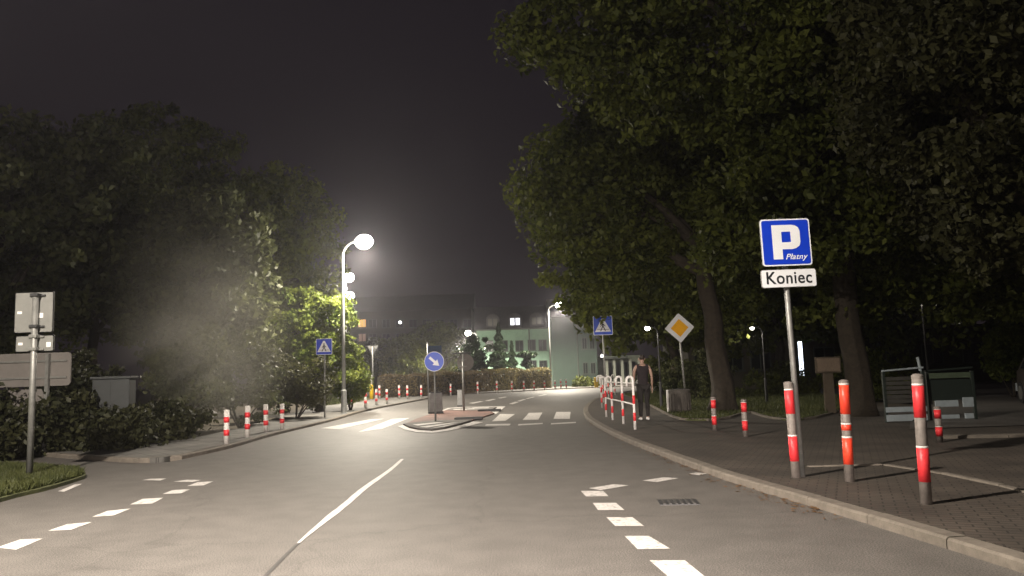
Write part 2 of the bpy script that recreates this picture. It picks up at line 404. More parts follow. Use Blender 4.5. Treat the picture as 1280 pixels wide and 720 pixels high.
def blades(name, poly, n, h, z, seed, m=M_GRASS, w=0.012):
    rng = np.random.default_rng(seed)
    P2 = np.array([[p[0], p[1]] for p in poly]); lo, hi = P2.min(0), P2.max(0)
    pts = rng.uniform(lo, hi, (n * 5, 2)); inside = np.zeros(len(pts), bool); j = len(P2) - 1
    for i in range(len(P2)):
        xi, yi = P2[i]; xj, yj = P2[j]
        c = ((yi > pts[:, 1]) != (yj > pts[:, 1])) & (pts[:, 0] < (xj - xi) * (pts[:, 1] - yi) / (yj - yi + 1e-12) + xi); inside ^= c; j = i
    pts = pts[inside][:n]; n = len(pts)
    a = rng.uniform(0, 2 * PI, n); hh = h * rng.uniform(0.4, 1.3, n); ln = rng.normal(0, 0.4, (n, 2)) * hh[:, None]
    v = np.zeros((n, 3, 3)); ww = w * rng.uniform(.7, 1.5, n)
    v[:, 0, 0] = pts[:, 0] - np.cos(a) * ww; v[:, 0, 1] = pts[:, 1] - np.sin(a) * ww
    v[:, 1, 0] = pts[:, 0] + np.cos(a) * ww; v[:, 1, 1] = pts[:, 1] + np.sin(a) * ww
    v[:, 2, :2] = pts + ln; v[:, 2, 2] = hh; v[:, :, 2] += z
    o = quads_mesh(name, v.reshape(-1, 3), n, m, None, 3); return o
nearv = g2((-40, 583), (40, 588), (97, 592), (105, 597), (95, 601), (60, 611.5), (0, 626.5), (-40, 640))
tag(blades('grass', nearv, 26000, 0.09, 0.05, 3), 'rough green grass tufts on the verge round the left sign post', 'grass', kind='stuff')
tag(blades('grass', lw + [Vector((13.2, 30)), Vector((14, 44)), Vector((9, 50)), Vector((6.2, 45))], 40000, 0.10, SW + 0.03, 4, w=0.02), 'mown grass of the dark lawn behind the right pavement', 'grass', kind='stuff')
tag(blades('grass', g2((386, 512), (405, 508.8), (448, 503.8), (462, 498.5), (430, 494.5), (386, 497)), 9000, 0.12, 0.10, 5, w=0.025), 'bright grass of the small patch behind the left lamp post', 'grass', kind='stuff')

# ------------------------------------------------------------------ painted markings
def quad_mark(name, q, z=0.004, m=None):
    bm = BM(); sheet(bm, [G(x, y, 0) for x, y in q], z); return struct(name, bm, m or M_PAINT)
for q in (((812, 701), (856, 701), (882, 722), (836, 722)), ((780.6, 670.4), (811, 670.4), (837.7, 686.3), (797, 687)),
          ((758, 647), (790.6, 647), (805, 658), (769, 658)), ((740.8, 629), (770, 629), (780.6, 638), (747.6, 638)),
          ((726, 614), (754, 614), (760.7, 620.6), (732.6, 621)), ((736, 610.6), (767, 605.6), (786, 607), (751, 613)),
          ((803, 601), (829, 597), (848.6, 598), (821, 603)), ((861, 592.5), (870, 591), (884, 592), (874, 594.5)),
          ((858, 735), (908, 735), (945, 762), (892, 762)),
          ((-4, 685), (25, 675), (54, 673.5), (20, 687.5)), ((60, 664), (84, 655.6), (115, 653), (89, 662.5)),
          ((115, 646.5), (134, 639), (163.5, 636), (142, 644.7)), ((162.5, 631), (178, 624), (204, 622.5), (190.6, 629.7)),
          ((203, 618), (215.6, 613), (237.5, 612), (226.5, 617)), ((234, 608), (247, 603), (266.5, 602), (254.7, 607)),
          ((216.6, 602.3), (234, 600), (251.5, 600.3), (240.6, 602.8)), ((177.5, 600.4), (187.5, 598.7), (208, 598.4), (200, 601)),
          ((72.5, 614.4), (94, 605.6), (103, 605), (80, 615)),
          ((586, 504), (600, 501.6), (604, 502), (591, 504.6)), ((606, 501), (616, 498.8), (620, 499), (611, 501.4)), ((622, 497.6), (631, 496), (634, 496.3), (626, 498)),
          ((636, 505), (644, 502.2), (649, 502.6), (641, 505.4)), ((646, 501.4), (654, 499), (658, 499.2), (650, 501.8)), ((657, 498.2), (666, 496), (669, 496.2), (660, 498.6)),
          ((672, 495), (681, 493), (684, 493.2), (675, 495.2))):
    quad_mark('lane_dash', q)
for q in (((615, 526.8), (625, 517.6), (643.6, 517.8), (632, 526)), ((653.3, 525), (661, 516.3), (678, 515.8), (673, 524.6)),
          ((691.8, 523.7), (695.5, 515), (713.2, 515), (712.3, 523.7)), ((401, 535.5), (462, 524.5), (480, 523.5), (424, 536.5)),
          ((448, 540), (490, 524), (512, 522.5), (478, 536))):
    quad_mark('crossing_stripe', q)
for q in (((606, 532.2), (608, 530.5), (638.5, 529.7), (637, 532)), ((647.4, 532), (648, 530.3), (678.6, 528.7), (678, 530.3)), ((688.5, 530.7), (689, 529.2), (719.8, 527.4), (720, 528.9))):
    quad_mark('stop_line', q)
cl = [G(x, y, 0) for x, y in ((330, 722), (373, 679), (405, 652), (435, 628), (456, 610), (487, 588), (503, 574))]
cl = [Vector(p[:2]) for p in cl]
cs = smooth(cl, 6)
bm = BM(); cq = cs[6:]; wv = [0.012 + 0.030 * min(1, k / 8) * (1 - .55 * max(0, (k - 18) / 14)) + R.uniform(-.003, .003) for k in range(len(cq))]
a = [o_ for k, o_ in enumerate(cq)]; a = [offset(cq, wv[k])[k] for k in range(len(cq))]; b = [offset(cq, -wv[k])[k] for k in range(len(cq))]; sheet(bm, a + b[::-1], 0.004); struct('centre_line', bm, M_PAINT)
M_SEAM = mat('asphalt_seam', (0.055, 0.052, 0.050), 0.6, var=0.3)
bm = BM(); a = offset(cs[:7], 0.016); b = offset(cs[:7], -0.016); sheet(bm, a + b[::-1], 0.004); struct('asphalt_seam', bm, M_SEAM)

# traffic island
M_SIS = mat('island_cobbles', (0.10, 0.09, 0.085), 0.9, scale=14, col2=(0.17, 0.16, 0.15), bump=0.8, bscale=20)
isl = thing('traffic_island', 'low traffic island with red paving, hatched tips and white edging in mid road', 'traffic island', (*G(565, 522)[:2], 0))
def il(pts, z=0.0): return [G(x, y, 0) - Vector((*isl.location[:2], 0)) for x, y in pts]
def iring(outer, inner, z, name, m):
    bm = BM(); o = [bm.verts.new((p[0], p[1], z)) for p in il(outer)]; i = [bm.verts.new((p[0], p[1], z)) for p in il(inner)]
    for k in range(len(o) - 1): bm.faces.new((o[k], o[k + 1], i[k + 1], i[k]))
    return obj(name, bm, m, isl)
iring([(497, 533), (505, 537.2), (520, 540.6), (540, 541.6), (560, 539), (582, 534.4), (604, 528.3)], [(504, 532), (511, 535.6), (523, 538.2), (540, 539.3), (557, 537), (577, 531.8), (592, 527.3)], 0.012, 'edge_line', M_PAINT)
iring([(552, 514), (560, 510.4), (575, 509), (600, 508.6), (632, 508.2), (620, 518)], [(558, 513), (563, 511.4), (575, 510.8), (600, 510.2), (620, 509.8), (612, 517.5)], 0.012, 'edge_line', M_PAINT)
bm = BM(); slab(bm, il([(504, 531.5), (512, 535.2), (524, 537.8), (540, 538.8), (556, 536.4), (576, 531.2), (590, 526.6), (545, 527)]), 0, 0.05); obj('island_nose', bm, M_SIS, isl)
bm = BM(); slab(bm, il([(508, 530.8), (545, 526.8), (591, 526.4), (618, 517.6), (611, 514.5), (556, 514), (538, 519), (520, 525)]), 0, 0.04); obj('red_paving', bm, M_PAVE_RED, isl)
bm = BM(); slab(bm, il([(557, 513.8), (564, 511.6), (590, 510.4), (621, 510), (612, 514.3)]), 0, 0.05); obj('island_tail', bm, M_SIS, isl)
for q in (((516, 533), (548, 530), (556, 530.4), (522, 534.4)), ((524, 536), (566, 530.6), (574, 530.4), (534, 537)), ((540, 537.6), (578, 530.2), (584, 528.6), (556, 535.8)),
          ((566, 513.2), (592, 512.4), (594, 513), (568, 513.9)), ((590, 511.2), (612, 511), (610, 511.9), (592, 512))):
    bm = BM(); sheet(bm, il(q), 0.056); obj('hatch_stripe', bm, M_PAINT, isl)
for c, r in ((G(586, 525.5), 0.28), (G(612, 515), 0.3)):
    bm = BM(); box(bm, (c.x - isl.location.x, c.y - isl.location.y, 0.06), (0.9, 0.3, 0.10), 0.03); obj('rubber_ramp', bm, M_DARK, isl)

# drain
dp = G(848, 628); dr = thing('drain_grate', 'dark iron drain grate let into the asphalt near the right kerb', 'drain', (dp.x, dp.y, 0.0), -0.1)
bm = BM(); box(bm, (0, 0, 0.003), (0.40, 0.34, 0.006)); obj('frame', bm, M_DARK, dr)
for k in range(6):
    bm = BM(); box(bm, (-0.15 + k * 0.06, 0, 0.009), (0.025, 0.28, 0.006)); obj('bar', bm, M_SEAM, dr)

# dry leaves along the kerb
rng = np.random.default_rng(5); cc = []
for k in range(420):
    i = rng.integers(20, 50); p = RK[i] + Vector((-1, -0.3)) * abs(rng.normal(0, 0.12)) + Vector((rng.normal(0, .02), rng.normal(0, .15)))
    cc.append((p.x, p.y, 0.012))
cc = np.array(cc); v = leaf_quads(cc, 0.055, rng); v[:, 2] = 0.006 + np.abs(v[:, 2] - 0.012) * 0.3
tag(quads_mesh('dry_leaves', v, len(cc), M_DRY), 'fallen brown leaves gathered in the gutter of the right kerb', 'leaves', kind='stuff')

# ------------------------------------------------------------------ street lamps
def street_lamp(label, base, head, power, pm=None, pr=1.0, lens=0.16, color=WARM, group='street lamps along the road', side=0.06, glow=60):
    base = Vector(base); head = Vector(head)
    pm = pm or M_LAMPP; t = thing('street_lamp', label, 'street lamp', base, 0, group); h = head - base
    bm = BM(); lathe(bm, [(0.17 * pr, 0), (0.17 * pr, 0.02), (0.12 * pr, 0.03), (0.11 * pr, 0.9), (0.085 * pr, 0.95)], 16); obj('base_sleeve', bm, pm, t)
    horiz = Vector((h.x, h.y, 0)); L = max(0.05, horiz.length); dz = min(0.55, L * 0.6)
    pts = [(0, 0, 0.9), (0, 0, h.z * 0.5), (0, 0, h.z - dz)]
    for k in range(1, 7):
        a = k / 6 * PI / 2; q = horiz * (1 - math.cos(a)) * 0.62; pts.append((q.x, q.y, h.z - dz + dz * math.sin(a)))
    q = horiz * 0.9; pts.append((q.x, q.y, h.z + 0.02))
    rd = [0.08, 0.065, 0.05] + [0.038] * 6 + [0.032]
    bm = BM(); tube(bm, pts, [q_ * pr for q_ in rd], 12); obj('pole', bm, pm, t, True)
    ang = math.atan2(h.y, h.x)
    bm = BM(); Mx = Matrix.Translation((h.x, h.y, h.z + 0.02)) @ Matrix.Rotation(ang, 4, 'Z')
    bmesh.ops.create_uvsphere(bm, u_segments=16, v_segments=8, radius=1, matrix=Mx @ Matrix.Diagonal((0.36 * pr, 0.16 * pr, 0.075 * pr, 1)))
    hd = obj('luminaire', bm, pm, t, True)
    bm = BM(); bmesh.ops.create_uvsphere(bm, u_segments=16, v_segments=8, radius=1, matrix=Matrix.Translation((h.x, h.y, h.z - 0.04)) @ Matrix.Rotation(ang, 4, 'Z') @ Matrix.Diagonal((lens * 1.15, lens, lens * 0.9, 1)))
    obj('lens', bm, emis('lamp_lens_%d' % glow, (1.0, 0.95, 0.84), glow), hd, True)  # glowing lens drawn oversized to take in the lamp's glare
    if power:
        for kind, part_ in (('SPOT', 1 - side), ('POINT', side)):      # most light goes down, the bowl leaks some sideways
            l = bpy.data.lights.new('lamp_light', kind); l.energy = power * part_; l.color = color; l.shadow_soft_size = 0.12
            if kind == 'SPOT': l.spot_size = math.radians(168); l.spot_blend = 0.4
            o = bpy.data.objects.new('lamp_light', l); COL.objects.link(o); o.parent = t; o.location = (h.x, h.y, h.z - 0.06 - lens)
    return t
b1 = G(430, 517, SW); street_lamp('tall street lamp at the left kerb beside the crossing sign, brightest of all', b1, P(455, 301, b1.y - 0.3), LAMP_W * 1.0, lens=0.32, side=.3, glow=80)
b2 = Vector((P(433, 480, 46).x, 46, -0.02)); street_lamp('street lamp half hidden by the bright maple, second in the left row', b2, P(436, 346, 45.5), LAMP_W, lens=0.30)
b3 = Vector((P(423, 480, 56).x, 56, -0.02)); street_lamp('small street lamp shining through the maple crown, lowest of the left cluster', b3, P(437, 369, 55.5), LAMP_W * .6, lens=0.30)
b4 = G(689, 484.6, SW); street_lamp('street lamp with short arm before the green house, at the end of the hedge', b4, P(699, 381, b4.y - .3), LAMP_W * 2.8, lens=0.34)
b5 = Vector((P(598, 470, 90).x, 90, -0.02)); street_lamp('street lamp left of the lit green wall, arm curving to the left', b5, P(585, 416, 89.5), LAMP_W * 4, lens=0.30)
for (x, y, d, ln, lab) in ((809, 409, 27, 0.08, 'lone white lamp glinting between branches left of the yellow diamond sign'), (940, 409, 28, 0.06, 'small lamp glinting through leaves between the diamond sign and the parking sign'),
                       (1136, 359, 24, 0.07, 'lamp shining through the leaves high above the slatted fence panel')):
    h = P(x, y, d); street_lamp(lab, (h.x + 0.35, d, 0.05), h, LAMP_W * .01, lens=ln, glow=25, group='small park lamps under the trees', pm=M_DARK, pr=.42)
# the lamps the road has behind the camera
street_lamp('street lamp on the left verge behind the viewpoint', (-7.6, 3.0, 0.05), (-5.4, 3.0, 8.2), LAMP_W * 2.1, side=.27, color=(1.0, 0.89, 0.76))
street_lamp('street lamp on the left verge far behind the viewpoint', (-7.6, -24, 0.05), (-5.9, -24, 8.2), LAMP_W * 1.5, side=.2)

# ------------------------------------------------------------------ bollards
def bollard_proto(hgt, r, pattern, red=M_RED, wh=None):
    wh = wh or mat('bollard_shaded_white', (0.20, 0.175, 0.16), 0.55, var=0.25, scale=18, bump=0.1, bscale=40)  # bollard white darkened in the colour to stand for shade
    t = thing('bollard', '', 'bollard')
    bm = BM(); lathe(bm, [(r * 1.0, -0.02), (r, hgt - r * 0.35)], 16); obj('post', bm, wh, t, True)
    bm = BM(); lathe(bm, [(r * 1.04, hgt - r * .8), (r * 1.04, hgt - r * 0.3), (r * 0.7, hgt - 0.004), (r * .2, hgt)], 16); obj('cap', bm, wh, t)
    for a, b in pattern:
        bm = BM(); lathe(bm, [(r * 1.03, hgt * a), (r * 1.03, hgt * b)], 16); obj('red_band', bm, red, t, True)
        bm = BM(); lathe(bm, [(r * 1.045, hgt * b - .004), (r * 1.045, hgt * b + 0.012)], 16); obj('reflective_ring', bm, M_WHITE, t, True)
    return t
pat = ((0.17, 0.43), (0.66, 0.91))
proto = bollard_proto(1.0, 0.050, pat)
protoO = None
bol = [  # px, base py, height px, label
    (1158, 630, 158, 'tall red and shaded-white bollard nearest the viewer on the right pavement'),
    (1062, 602, 124, 'bright orange-red banded bollard, second nearest on the right pavement'),
    (995, 597, 117, 'bollard standing right against the post of the parking sign'),
    (932, 546, 46, 'short bollard between the parking sign and the tree trunk, right of its twin'),
    (893.5, 538, 41, 'short bollard left of its twin, in front of the big tree trunk'),
    (1175, 553, 44, 'small thin red bollard in front of the low green fence panel'),
    (283, 555, 42, 'nearest bollard of the left row, beside the dark bushes'),
    (309, 546, 38, 'second bollard from the near end of the left row'),
    (332.5, 540, 34, 'third bollard from the near end of the left row'),
    (352.5, 536.5, 31, 'farthest bollard of the left row of four'),
    (440, 507, 17, 'far bollard just right of the tall street lamp, on the grass edge'),
    (457, 509.8, 22, 'bollard directly left of the yellow marker post'),
    (470.5, 506.6, 20, 'bollard directly right of the yellow marker post, close to the kerb'),
    (474.5, 498.8, 17, 'bollard behind the yellow marker post, next to the give way sign'),
    (483.6, 504.6, 18, 'bollard at the kerb, two right of the yellow marker post'),
    (499.3, 498.8, 17, 'left bollard of the close pair at the hedge left of the arrow sign'),
    (509.4, 498.8, 17, 'right bollard of the close pair at the hedge left of the arrow sign'),
    (526.7, 497.6, 16, 'bollard before the hedge just left of the round arrow sign'),
    (563.5, 494, 14, 'bollard before the hedge just right of the round arrow sign'),
    (597.4, 492.3, 15, 'first bollard before the hedge right of the second island post'),
    (621.4, 491.3, 15, 'second bollard before the hedge right of the second island post'),
    (640, 490.3, 14, 'third bollard before the hedge right of the second island post'),
    (655, 489.3, 13, 'fourth bollard before the hedge right of the second island post'),
    (667.7, 488.4, 12.6, 'fifth bollard before the hedge, red topped, near the far lamp post'),
    (681, 487.4, 11.5, 'last bollard left of the far lamp post'),
    (694, 486.6, 11, 'first thin bollard right of the far lamp post'),
    (701.2, 486.2, 12, 'left bollard of the last pair at the foot of the green house'),
    (708, 486, 12, 'right bollard of the last pair at the foot of the green house')]
for i, (x, y, hp, lab) in enumerate(bol):
    if i == 0: o = proto
    elif i == 1: o = bollard_proto(1.0, 0.052, ((0.17, 0.43), (0.50, 0.56), (0.66, 0.95)), M_REDO)
    elif i == 6: o = bollard_proto(1.0, 0.06, ((0.24, 0.42), (0.62, 0.79)), wh=M_BWHITE); pr2 = o
    elif i > 6: o = copy_tree(pr2)
    else: o = copy_tree(proto)
    p = G(x, y, SW); d = p.y; o.location = (p.x, p.y, SW)
    hz = hp * d / F; rs = 1.0 if i < 6 else (1.0 if d < 25 else 1.05)
    o.scale = (rs * R.uniform(.97, 1.03), rs, hz); o.rotation_euler = (R.uniform(-.015, .015), R.uniform(-.015, .015), R.uniform(0, 6))
    tag(o, lab, 'bollard', 'red and white bollards beside the road')

# ------------------------------------------------------------------ tubular barriers at the right kerb
def barrier(label, bases, H=1.2):
    base = G(*bases[0], SW); t = thing('tube_barrier', label, 'barrier', base, 0, 'red and white tube barriers on the kerb corner')
    ps = [G(*b, SW) - base for b in bases]
    for i, p in enumerate(ps):
        tn = (ps[min(i + 1, len(ps) - 1)] - ps[max(i - 1, 0)]).normalized(); nn = Vector((-abs(tn.y), tn.x * (1 if tn.y > 0 else -1), 0)).normalized()
        pts = [p, p + Vector((0, 0, H * 0.5)), p + Vector((0, 0, H - .1))]
        for k in range(1, 8):
            a = k / 8 * PI; pts.append(p + nn * (0.07 - 0.07 * math.cos(a)) + Vector((0, 0, H - .1 + 0.07 * math.sin(a))))
        pts += [p + nn * 0.14 + Vector((0, 0, H - .1)), p + nn * 0.14 + Vector((0, 0, H * 0.8))]
        bm = BM(); tube(bm, pts, 0.03, 10); po = obj('post', bm, M_WHITE, t, True)
        for a, b in ((0.16, 0.31), (0.47, 0.63)):
            bm = BM(); tube(bm, [p + Vector((0, 0, H * a)), p + Vector((0, 0, H * b))], 0.032, 10); obj('red_band', bm, M_RED, po, True)
    for z in (0.85, 0.46):
        bm = BM(); tube(bm, [p + Vector((0, 0, H * z)) for p in ps], 0.02, 8); obj('rail', bm, M_WHITE, t, True)
    return t
barrier('near tube barrier on the kerb corner, beside the walking person', [(794, 537), (779.4, 530), (766, 525), (758, 521)])
barrier('farther tube barrier bending round the kerb corner behind the first', [(752.6, 510), (754.5, 503), (761, 497.5), (769, 494)])

# ------------------------------------------------------------------ signs
def rrect(w, h, r, n=4):
    p = []
    for cx, cz, a0 in ((w / 2 - r, h / 2 - r, 0), (-w / 2 + r, h / 2 - r, 90), (-w / 2 + r, -h / 2 + r, 180), (w / 2 - r, -h / 2 + r, 270)):
        for k in range(n + 1):
            a = math.radians(a0 + 90 * k / n); p.append((cx + r * math.cos(a), cz + r * math.sin(a)))
    return p
def tr(poly, dx, dz, s=1, rot=0):
    c, q = math.cos(rot), math.sin(rot)
    return [(dx + s * (x * c - z * q), dz + s * (x * q + z * c)) for x, z in poly]
def flat(name, poly, y, m, parent, th=0.001, zc=0.0):
    bm = BM(); prism_xz(bm, [(x, z + zc) for x, z in poly], y - th, y); return obj(name, bm, m, parent)
def text(name, s, size, x, z, y, m, parent, shear=0.0, fat=0.0, sx=1.0):
    cu = bpy.data.curves.new(name, 'FONT'); cu.body = s; cu.size = size; cu.align_x = 'CENTER'; cu.align_y = 'CENTER'
    cu.shear = shear; cu.offset = fat; cu.extrude = 0.0008; cu.space_character = 1.06
    o = bpy.data.objects.new(name, cu); COL.objects.link(o)
    bpy.context.view_layer.update()
    me = bpy.data.meshes.new_from_object(o.evaluated_get(bpy.context.evaluated_depsgraph_get())); bpy.data.objects.remove(o)
    me.transform(Matrix.Translation((x, y, z)) @ Matrix.Rotation(PI / 2, 4, 'X') @ Matrix.Diagonal((sx, 1, 1, 1)))
    me.materials.clear(); me.materials.append(m)
    return share(name, me, parent)
def sign_post(name, label, base, H, rz=0.0, r=0.03, cat='road sign', group=None, lean=0.0):
    t = thing(name, label, cat, base, rz, group)
    if lean: t.rotation_euler = (0, lean, rz)
    bm = BM(); tube(bm, [(0, 0, -0.02), (0, 0, H)], r, 12); obj('post', bm, M_GALV, t, True)
    bm = BM(); lathe(bm, [(r * 1.3, H - 0.03), (r * 1.3, H + 0.005), (r * .6, H + 0.02)], 12); obj('post_cap', bm, M_DARK, t)
    return t
def clamps(t, zs, r, w=0.2, back=1):
    for z in zs:
        bm = BM(); box(bm, (0, 0, z), (r * 3.0, r * 2.6, 0.035), 0.004); box(bm, (0, -r * 1.1 * back, z + .003), (w, 0.014, 0.028)); obj('clamp', bm, M_GALV, t)

# parking sign
pb = G(1003, 596, SW); d = pb.y
zc = lambda px, py: P(px, py, d).z
t = sign_post('parking_sign', 'large blue parking sign with a white Koniec plate on a leaning post', pb, zc(990, 276) - SW + 0.02, rz=0.06, r=0.034)
topc = P(980.5, 304, d); W_ = 0.60; z1 = topc.z - SW; z2 = P(986, 348.5, d).z - SW
ox = (topc.x - pb.x)
pl = flat('parking_plate', rrect(0.60, 0.565, 0.035), -0.045, M_BACK, t, 0.022, z1)
flat('border', rrect(0.60, 0.565, 0.035), -0.068, M_SWHITE, pl, 0.001, z1)
flat('blue_field', rrect(0.568, 0.533, 0.026), -0.0695, M_BLUE, pl, 0.001, z1)
bmv = BM()
# letter P: outline pieces that butt
def u(x, z): return (-0.30 + 0.60 * x, z1 + 0.2825 - 0.565 * z)
outer = [u(.225, .86), u(.225, .13), u(.62, .13), u(.70, .145), u(.765, .19), u(.79, .27), u(.79, .50), u(.765, .58), u(.70, .63), u(.62, .65), u(.415, .65), u(.415, .86)]
inner = [u(.415, .50), u(.415, .50), u(.415, .275), u(.415, .275), u(.60, .275), u(.60, .275), u(.60, .275), u(.60, .275), u(.60, .50), u(.60, .50), u(.60, .50), u(.415, .50)]
bmP = BM()
def pp(lst): prism_xz(bmP, lst, -0.0725, -0.0705)
pp([u(.225, .86), u(.225, .13), u(.415, .13), u(.415, .86)])
pp([u(.415, .275), u(.415, .13), u(.62, .13), u(.70, .145), u(.765, .19), u(.79, .27), u(.60, .275)])
pp([u(.60, .275), u(.79, .27), u(.79, .50), u(.60, .50)])
pp([u(.60, .50), u(.79, .50), u(.765, .58), u(.70, .63), u(.62, .65), u(.415, .65), u(.415, .50)])
obj('letter_p', bmP, M_SWHITE, pl)
text('lettering', 'Płatny', 0.095, 0.105, z1 - 0.178, -0.0712, M_SWHITE, pl, shear=0.35, fat=0.001, sx=1.05)
kp = flat('koniec_plate', rrect(0.665, 0.215, 0.025), -0.045, M_BACK, t, 0.020, z2)
flat('white_field', rrect(0.655, 0.205, 0.022), -0.066, M_SWHITE, kp, 0.001, z2)
text('lettering', 'Koniec', 0.205, 0.0, z2, -0.0675, M_BLACK, kp, fat=0.003, sx=0.92)
clamps(t, (z1 + .14, z1 - .16, z2), 0.034, 0.4)
for c in (pl, kp): c.location.x = 0.01
t.rotation_euler = (0, -0.012, 0.05)

# priority road diamond
base = G(858.5, 512, SW); d = base.y; c = P(847.5, 410, d)
t = sign_post('priority_sign', 'yellow and white diamond sign on a leaning post beside the litter bin', base, c.z - SW + 0.1, r=0.035)
zz = c.z - SW; hd = 18.6 * d / F
dm = lambda s, q=0: [(s, 0), (0, s), (-s, 0), (0, -s)]
def rdm(s, r=0.05):
    return tr(rrect(s * math.sqrt(2), s * math.sqrt(2), r * 1.0), 0, 0, 1, PI / 4)
pl = flat('plate', rdm(hd, .04), -0.045, M_BACK, t, 0.02, zz)
flat('white_border', rdm(hd, .04), -0.066, M_SWHITE, pl, 0.001, zz)
flat('yellow_field', rdm(hd * 0.60, .01), -0.068, M_YEL, pl, 0.001, zz)
clamps(t, (zz + .12, zz - .15), 0.035, 0.3)
t.rotation_euler = (0, math.atan2((c.x - base.x), zz) * 0.75, 0.03)

def crossing_face(pl, zz, s, blue=M_BLUE):
    flat('border', rrect(s, s, s * .05), -0.060, M_SWHITE, pl, 0.001, zz)
    flat('blue_field', rrect(s * .95, s * .95, s * .04), -0.0617, blue, pl, 0.001, zz)
    T = [(-.42 * s, -.33 * s), (.42 * s, -.33 * s), (.05 * s, .36 * s), (-.05 * s, .36 * s)]
    flat('triangle', T, -0.0634, M_SWHITE, pl, 0.001, zz)
    bm = BM()
    for poly in ([(-.035, .10), (.035, .10), (.045, -.05), (-.045, -.05)],
                 [(-.04, -.05), (.015, -.05), (-.10, -.29), (-.15, -.29)], [(-.01, -.052), (.045, -.052), (.15, -.29), (.10, -.29)],
                 [(-.037, .09), (-.037, .03), (-.12, -.08), (-.14, -.05)], [(.037, .09), (.037, .03), (.12, -.06), (.14, -.03)]):
        prism_xz(bm, [(x * s, z * s + zz) for x, z in poly], -0.0660, -0.0646)
    prism_xz(bm, [(0.045 * s * math.cos(k * PI / 5), (0.16 + 0.045 * math.sin(k * PI / 5)) * s + zz) for k in range(10)], -0.0660, -0.0646)
    obj('walking_figure', bm, M_BLACK, pl)
    for k, zb in enumerate((-.30, -.22)):
        bm = BM(); prism_xz(bm, [(-.36 * s + k * .04 * s, zb * s + zz), (.36 * s - k * .04 * s, zb * s + zz), (.35 * s - k * .04 * s, (zb + .02) * s + zz), (-.35 * s + k * .04 * s, (zb + .02) * s + zz)], -0.0645, -0.0635)
        if k: obj('stripe', bm, M_BLACK, pl)
        else: bm.free()
def crossing_sign(label, bpx, cpx, wpx, rz=0.0, blue=M_BLUE):
    base = G(*bpx, SW); d = base.y; c = P(*cpx, d); s = wpx * d / F
    t = sign_post('crossing_sign', label, base, c.z - SW + s * .45, rz, r=0.03)
    pl = flat('plate', rrect(s, s, s * .05), -0.038, M_BACK, t, 0.02, c.z - SW); crossing_face(pl, c.z - SW, s, blue)
    clamps(t, (c.z - SW + s * .25, c.z - SW - s * .25), 0.03, s * .6)
    return t
crossing_sign('blue pedestrian crossing sign on the left pavement by the bright maple', (406, 522), (402.5, 433.5), 20)
crossing_sign('blue pedestrian crossing sign on the right, its top edge under hanging leaves', (758, 512), (753, 407), 24, blue=M_BLUEL)

# island: round arrow sign and the second post
base = G(544.5, 527, 0.04); d = base.y; c = P(540, 452, d)
t = sign_post('arrow_sign', 'round blue sign with white arrow pointing down right on the island nose', base, c.z + .1, r=0.03)
rr = 12.2 * d / F; circ = lambda r, n=36: [(r * math.cos(2 * PI * k / n), r * math.sin(2 * PI * k / n)) for k in range(n)]
zz = c.z - 0.04
pl = flat('plate', circ(rr), -0.045, M_BACK, t, 0.02, zz); flat('white_rim', circ(rr), -0.066, M_SWHITE, pl, 0.001, zz); flat('blue_field', circ(rr * .955), -0.068, M_BLUEL, pl, 0.001, zz)
arr = [(-.62, -.13), (.10, -.13), (.10, -.36), (.66, 0), (.10, .36), (.10, .13), (-.62, .13)]
flat('arrow', tr([(x * rr * 1.03, z * rr * 1.03) for x, z in arr], 0, 0, 1, -math.radians(42)), -0.070, M_SWHITE, pl, 0.001, zz)
clamps(t, (zz + .12, zz - .12), 0.03, 0.3)
base = G(536, 516, 0.04); d = base.y
t = sign_post('crossing_sign', 'thin island post with a dark crossing sign behind the round arrow sign', base, P(531, 430, d).z, r=0.028)
zz = P(543, 441, d).z - 0.04
pl = flat('plate', rrect(.55, .55, .03), -0.04, M_BACK, t, 0.02, zz); flat('blue_field', rrect(.55, .55, .03), -0.062, mat('dark_blue', (0.02, 0.05, 0.11), 0.6, var=.2), pl, 0.001, zz); pl.location.x = 0.28  # field in a darker blue than the other signs
base = G(580, 513.5, 0.04); d = base.y; zt = P(576, 443, d).z
t = sign_post('sign_post', 'grey post at the far end of the island with round sign seen from behind', base, zt, r=0.04, cat='sign post')
bm = BM(); box(bm, (-0.05, 0, zt), (0.72, 0.10, 0.05), 0.01); obj('crossbar', bm, M_DARK, t)
rr = 10.5 * d / F
pl = flat('round_plate', circ(rr), 0.07, mat('sign_back_dim', (0.16, 0.15, 0.14), 0.7, var=.15), t, 0.02, P(580, 453, d).z - .04)
pl.location.x = 0.1
clamps(t, (P(578, 450, d).z - .04, P(578, 458, d).z - .04), 0.04, 0.3, -1)
# guard posts on the island
def guard(label, bpx, w, h):
    b = G(*bpx, 0.04); t = thing('guard_post', label, 'guard post', b, 0.1)
    bm = BM(); box(bm, (0, 0, h / 2), (w, w * .45, h), w * .12); obj('body', bm, mat('guard_grey', (0.20, 0.20, 0.20), 0.6, var=.3, scale=4), t)
    bm = BM(); box(bm, (0, 0, 0.04), (w * 1.15, w * .6, 0.08), 0.02); obj('foot', bm, M_DARK, t)
    bm = BM(); box(bm, (0, 0, h + .012), (w * .8, w * .38, 0.05), 0.015); obj('cap', bm, M_DARK, t)
guard('wide grey guard post on the island close behind the arrow sign', (545, 517), 0.50, 0.78)
guard('narrow dark guard post on the island at the foot of the far post', (575, 508.5), 0.22, 0.75)
wb = G(551, 515, .04); b = thing('marker_post', 'small white marker post right of the grey guard post on the island', 'marker post', wb)
bm = BM(); lathe(bm, [(.07, 0), (.07, .22), (.05, .26)], 12); obj('body', bm, M_WHITE, b)
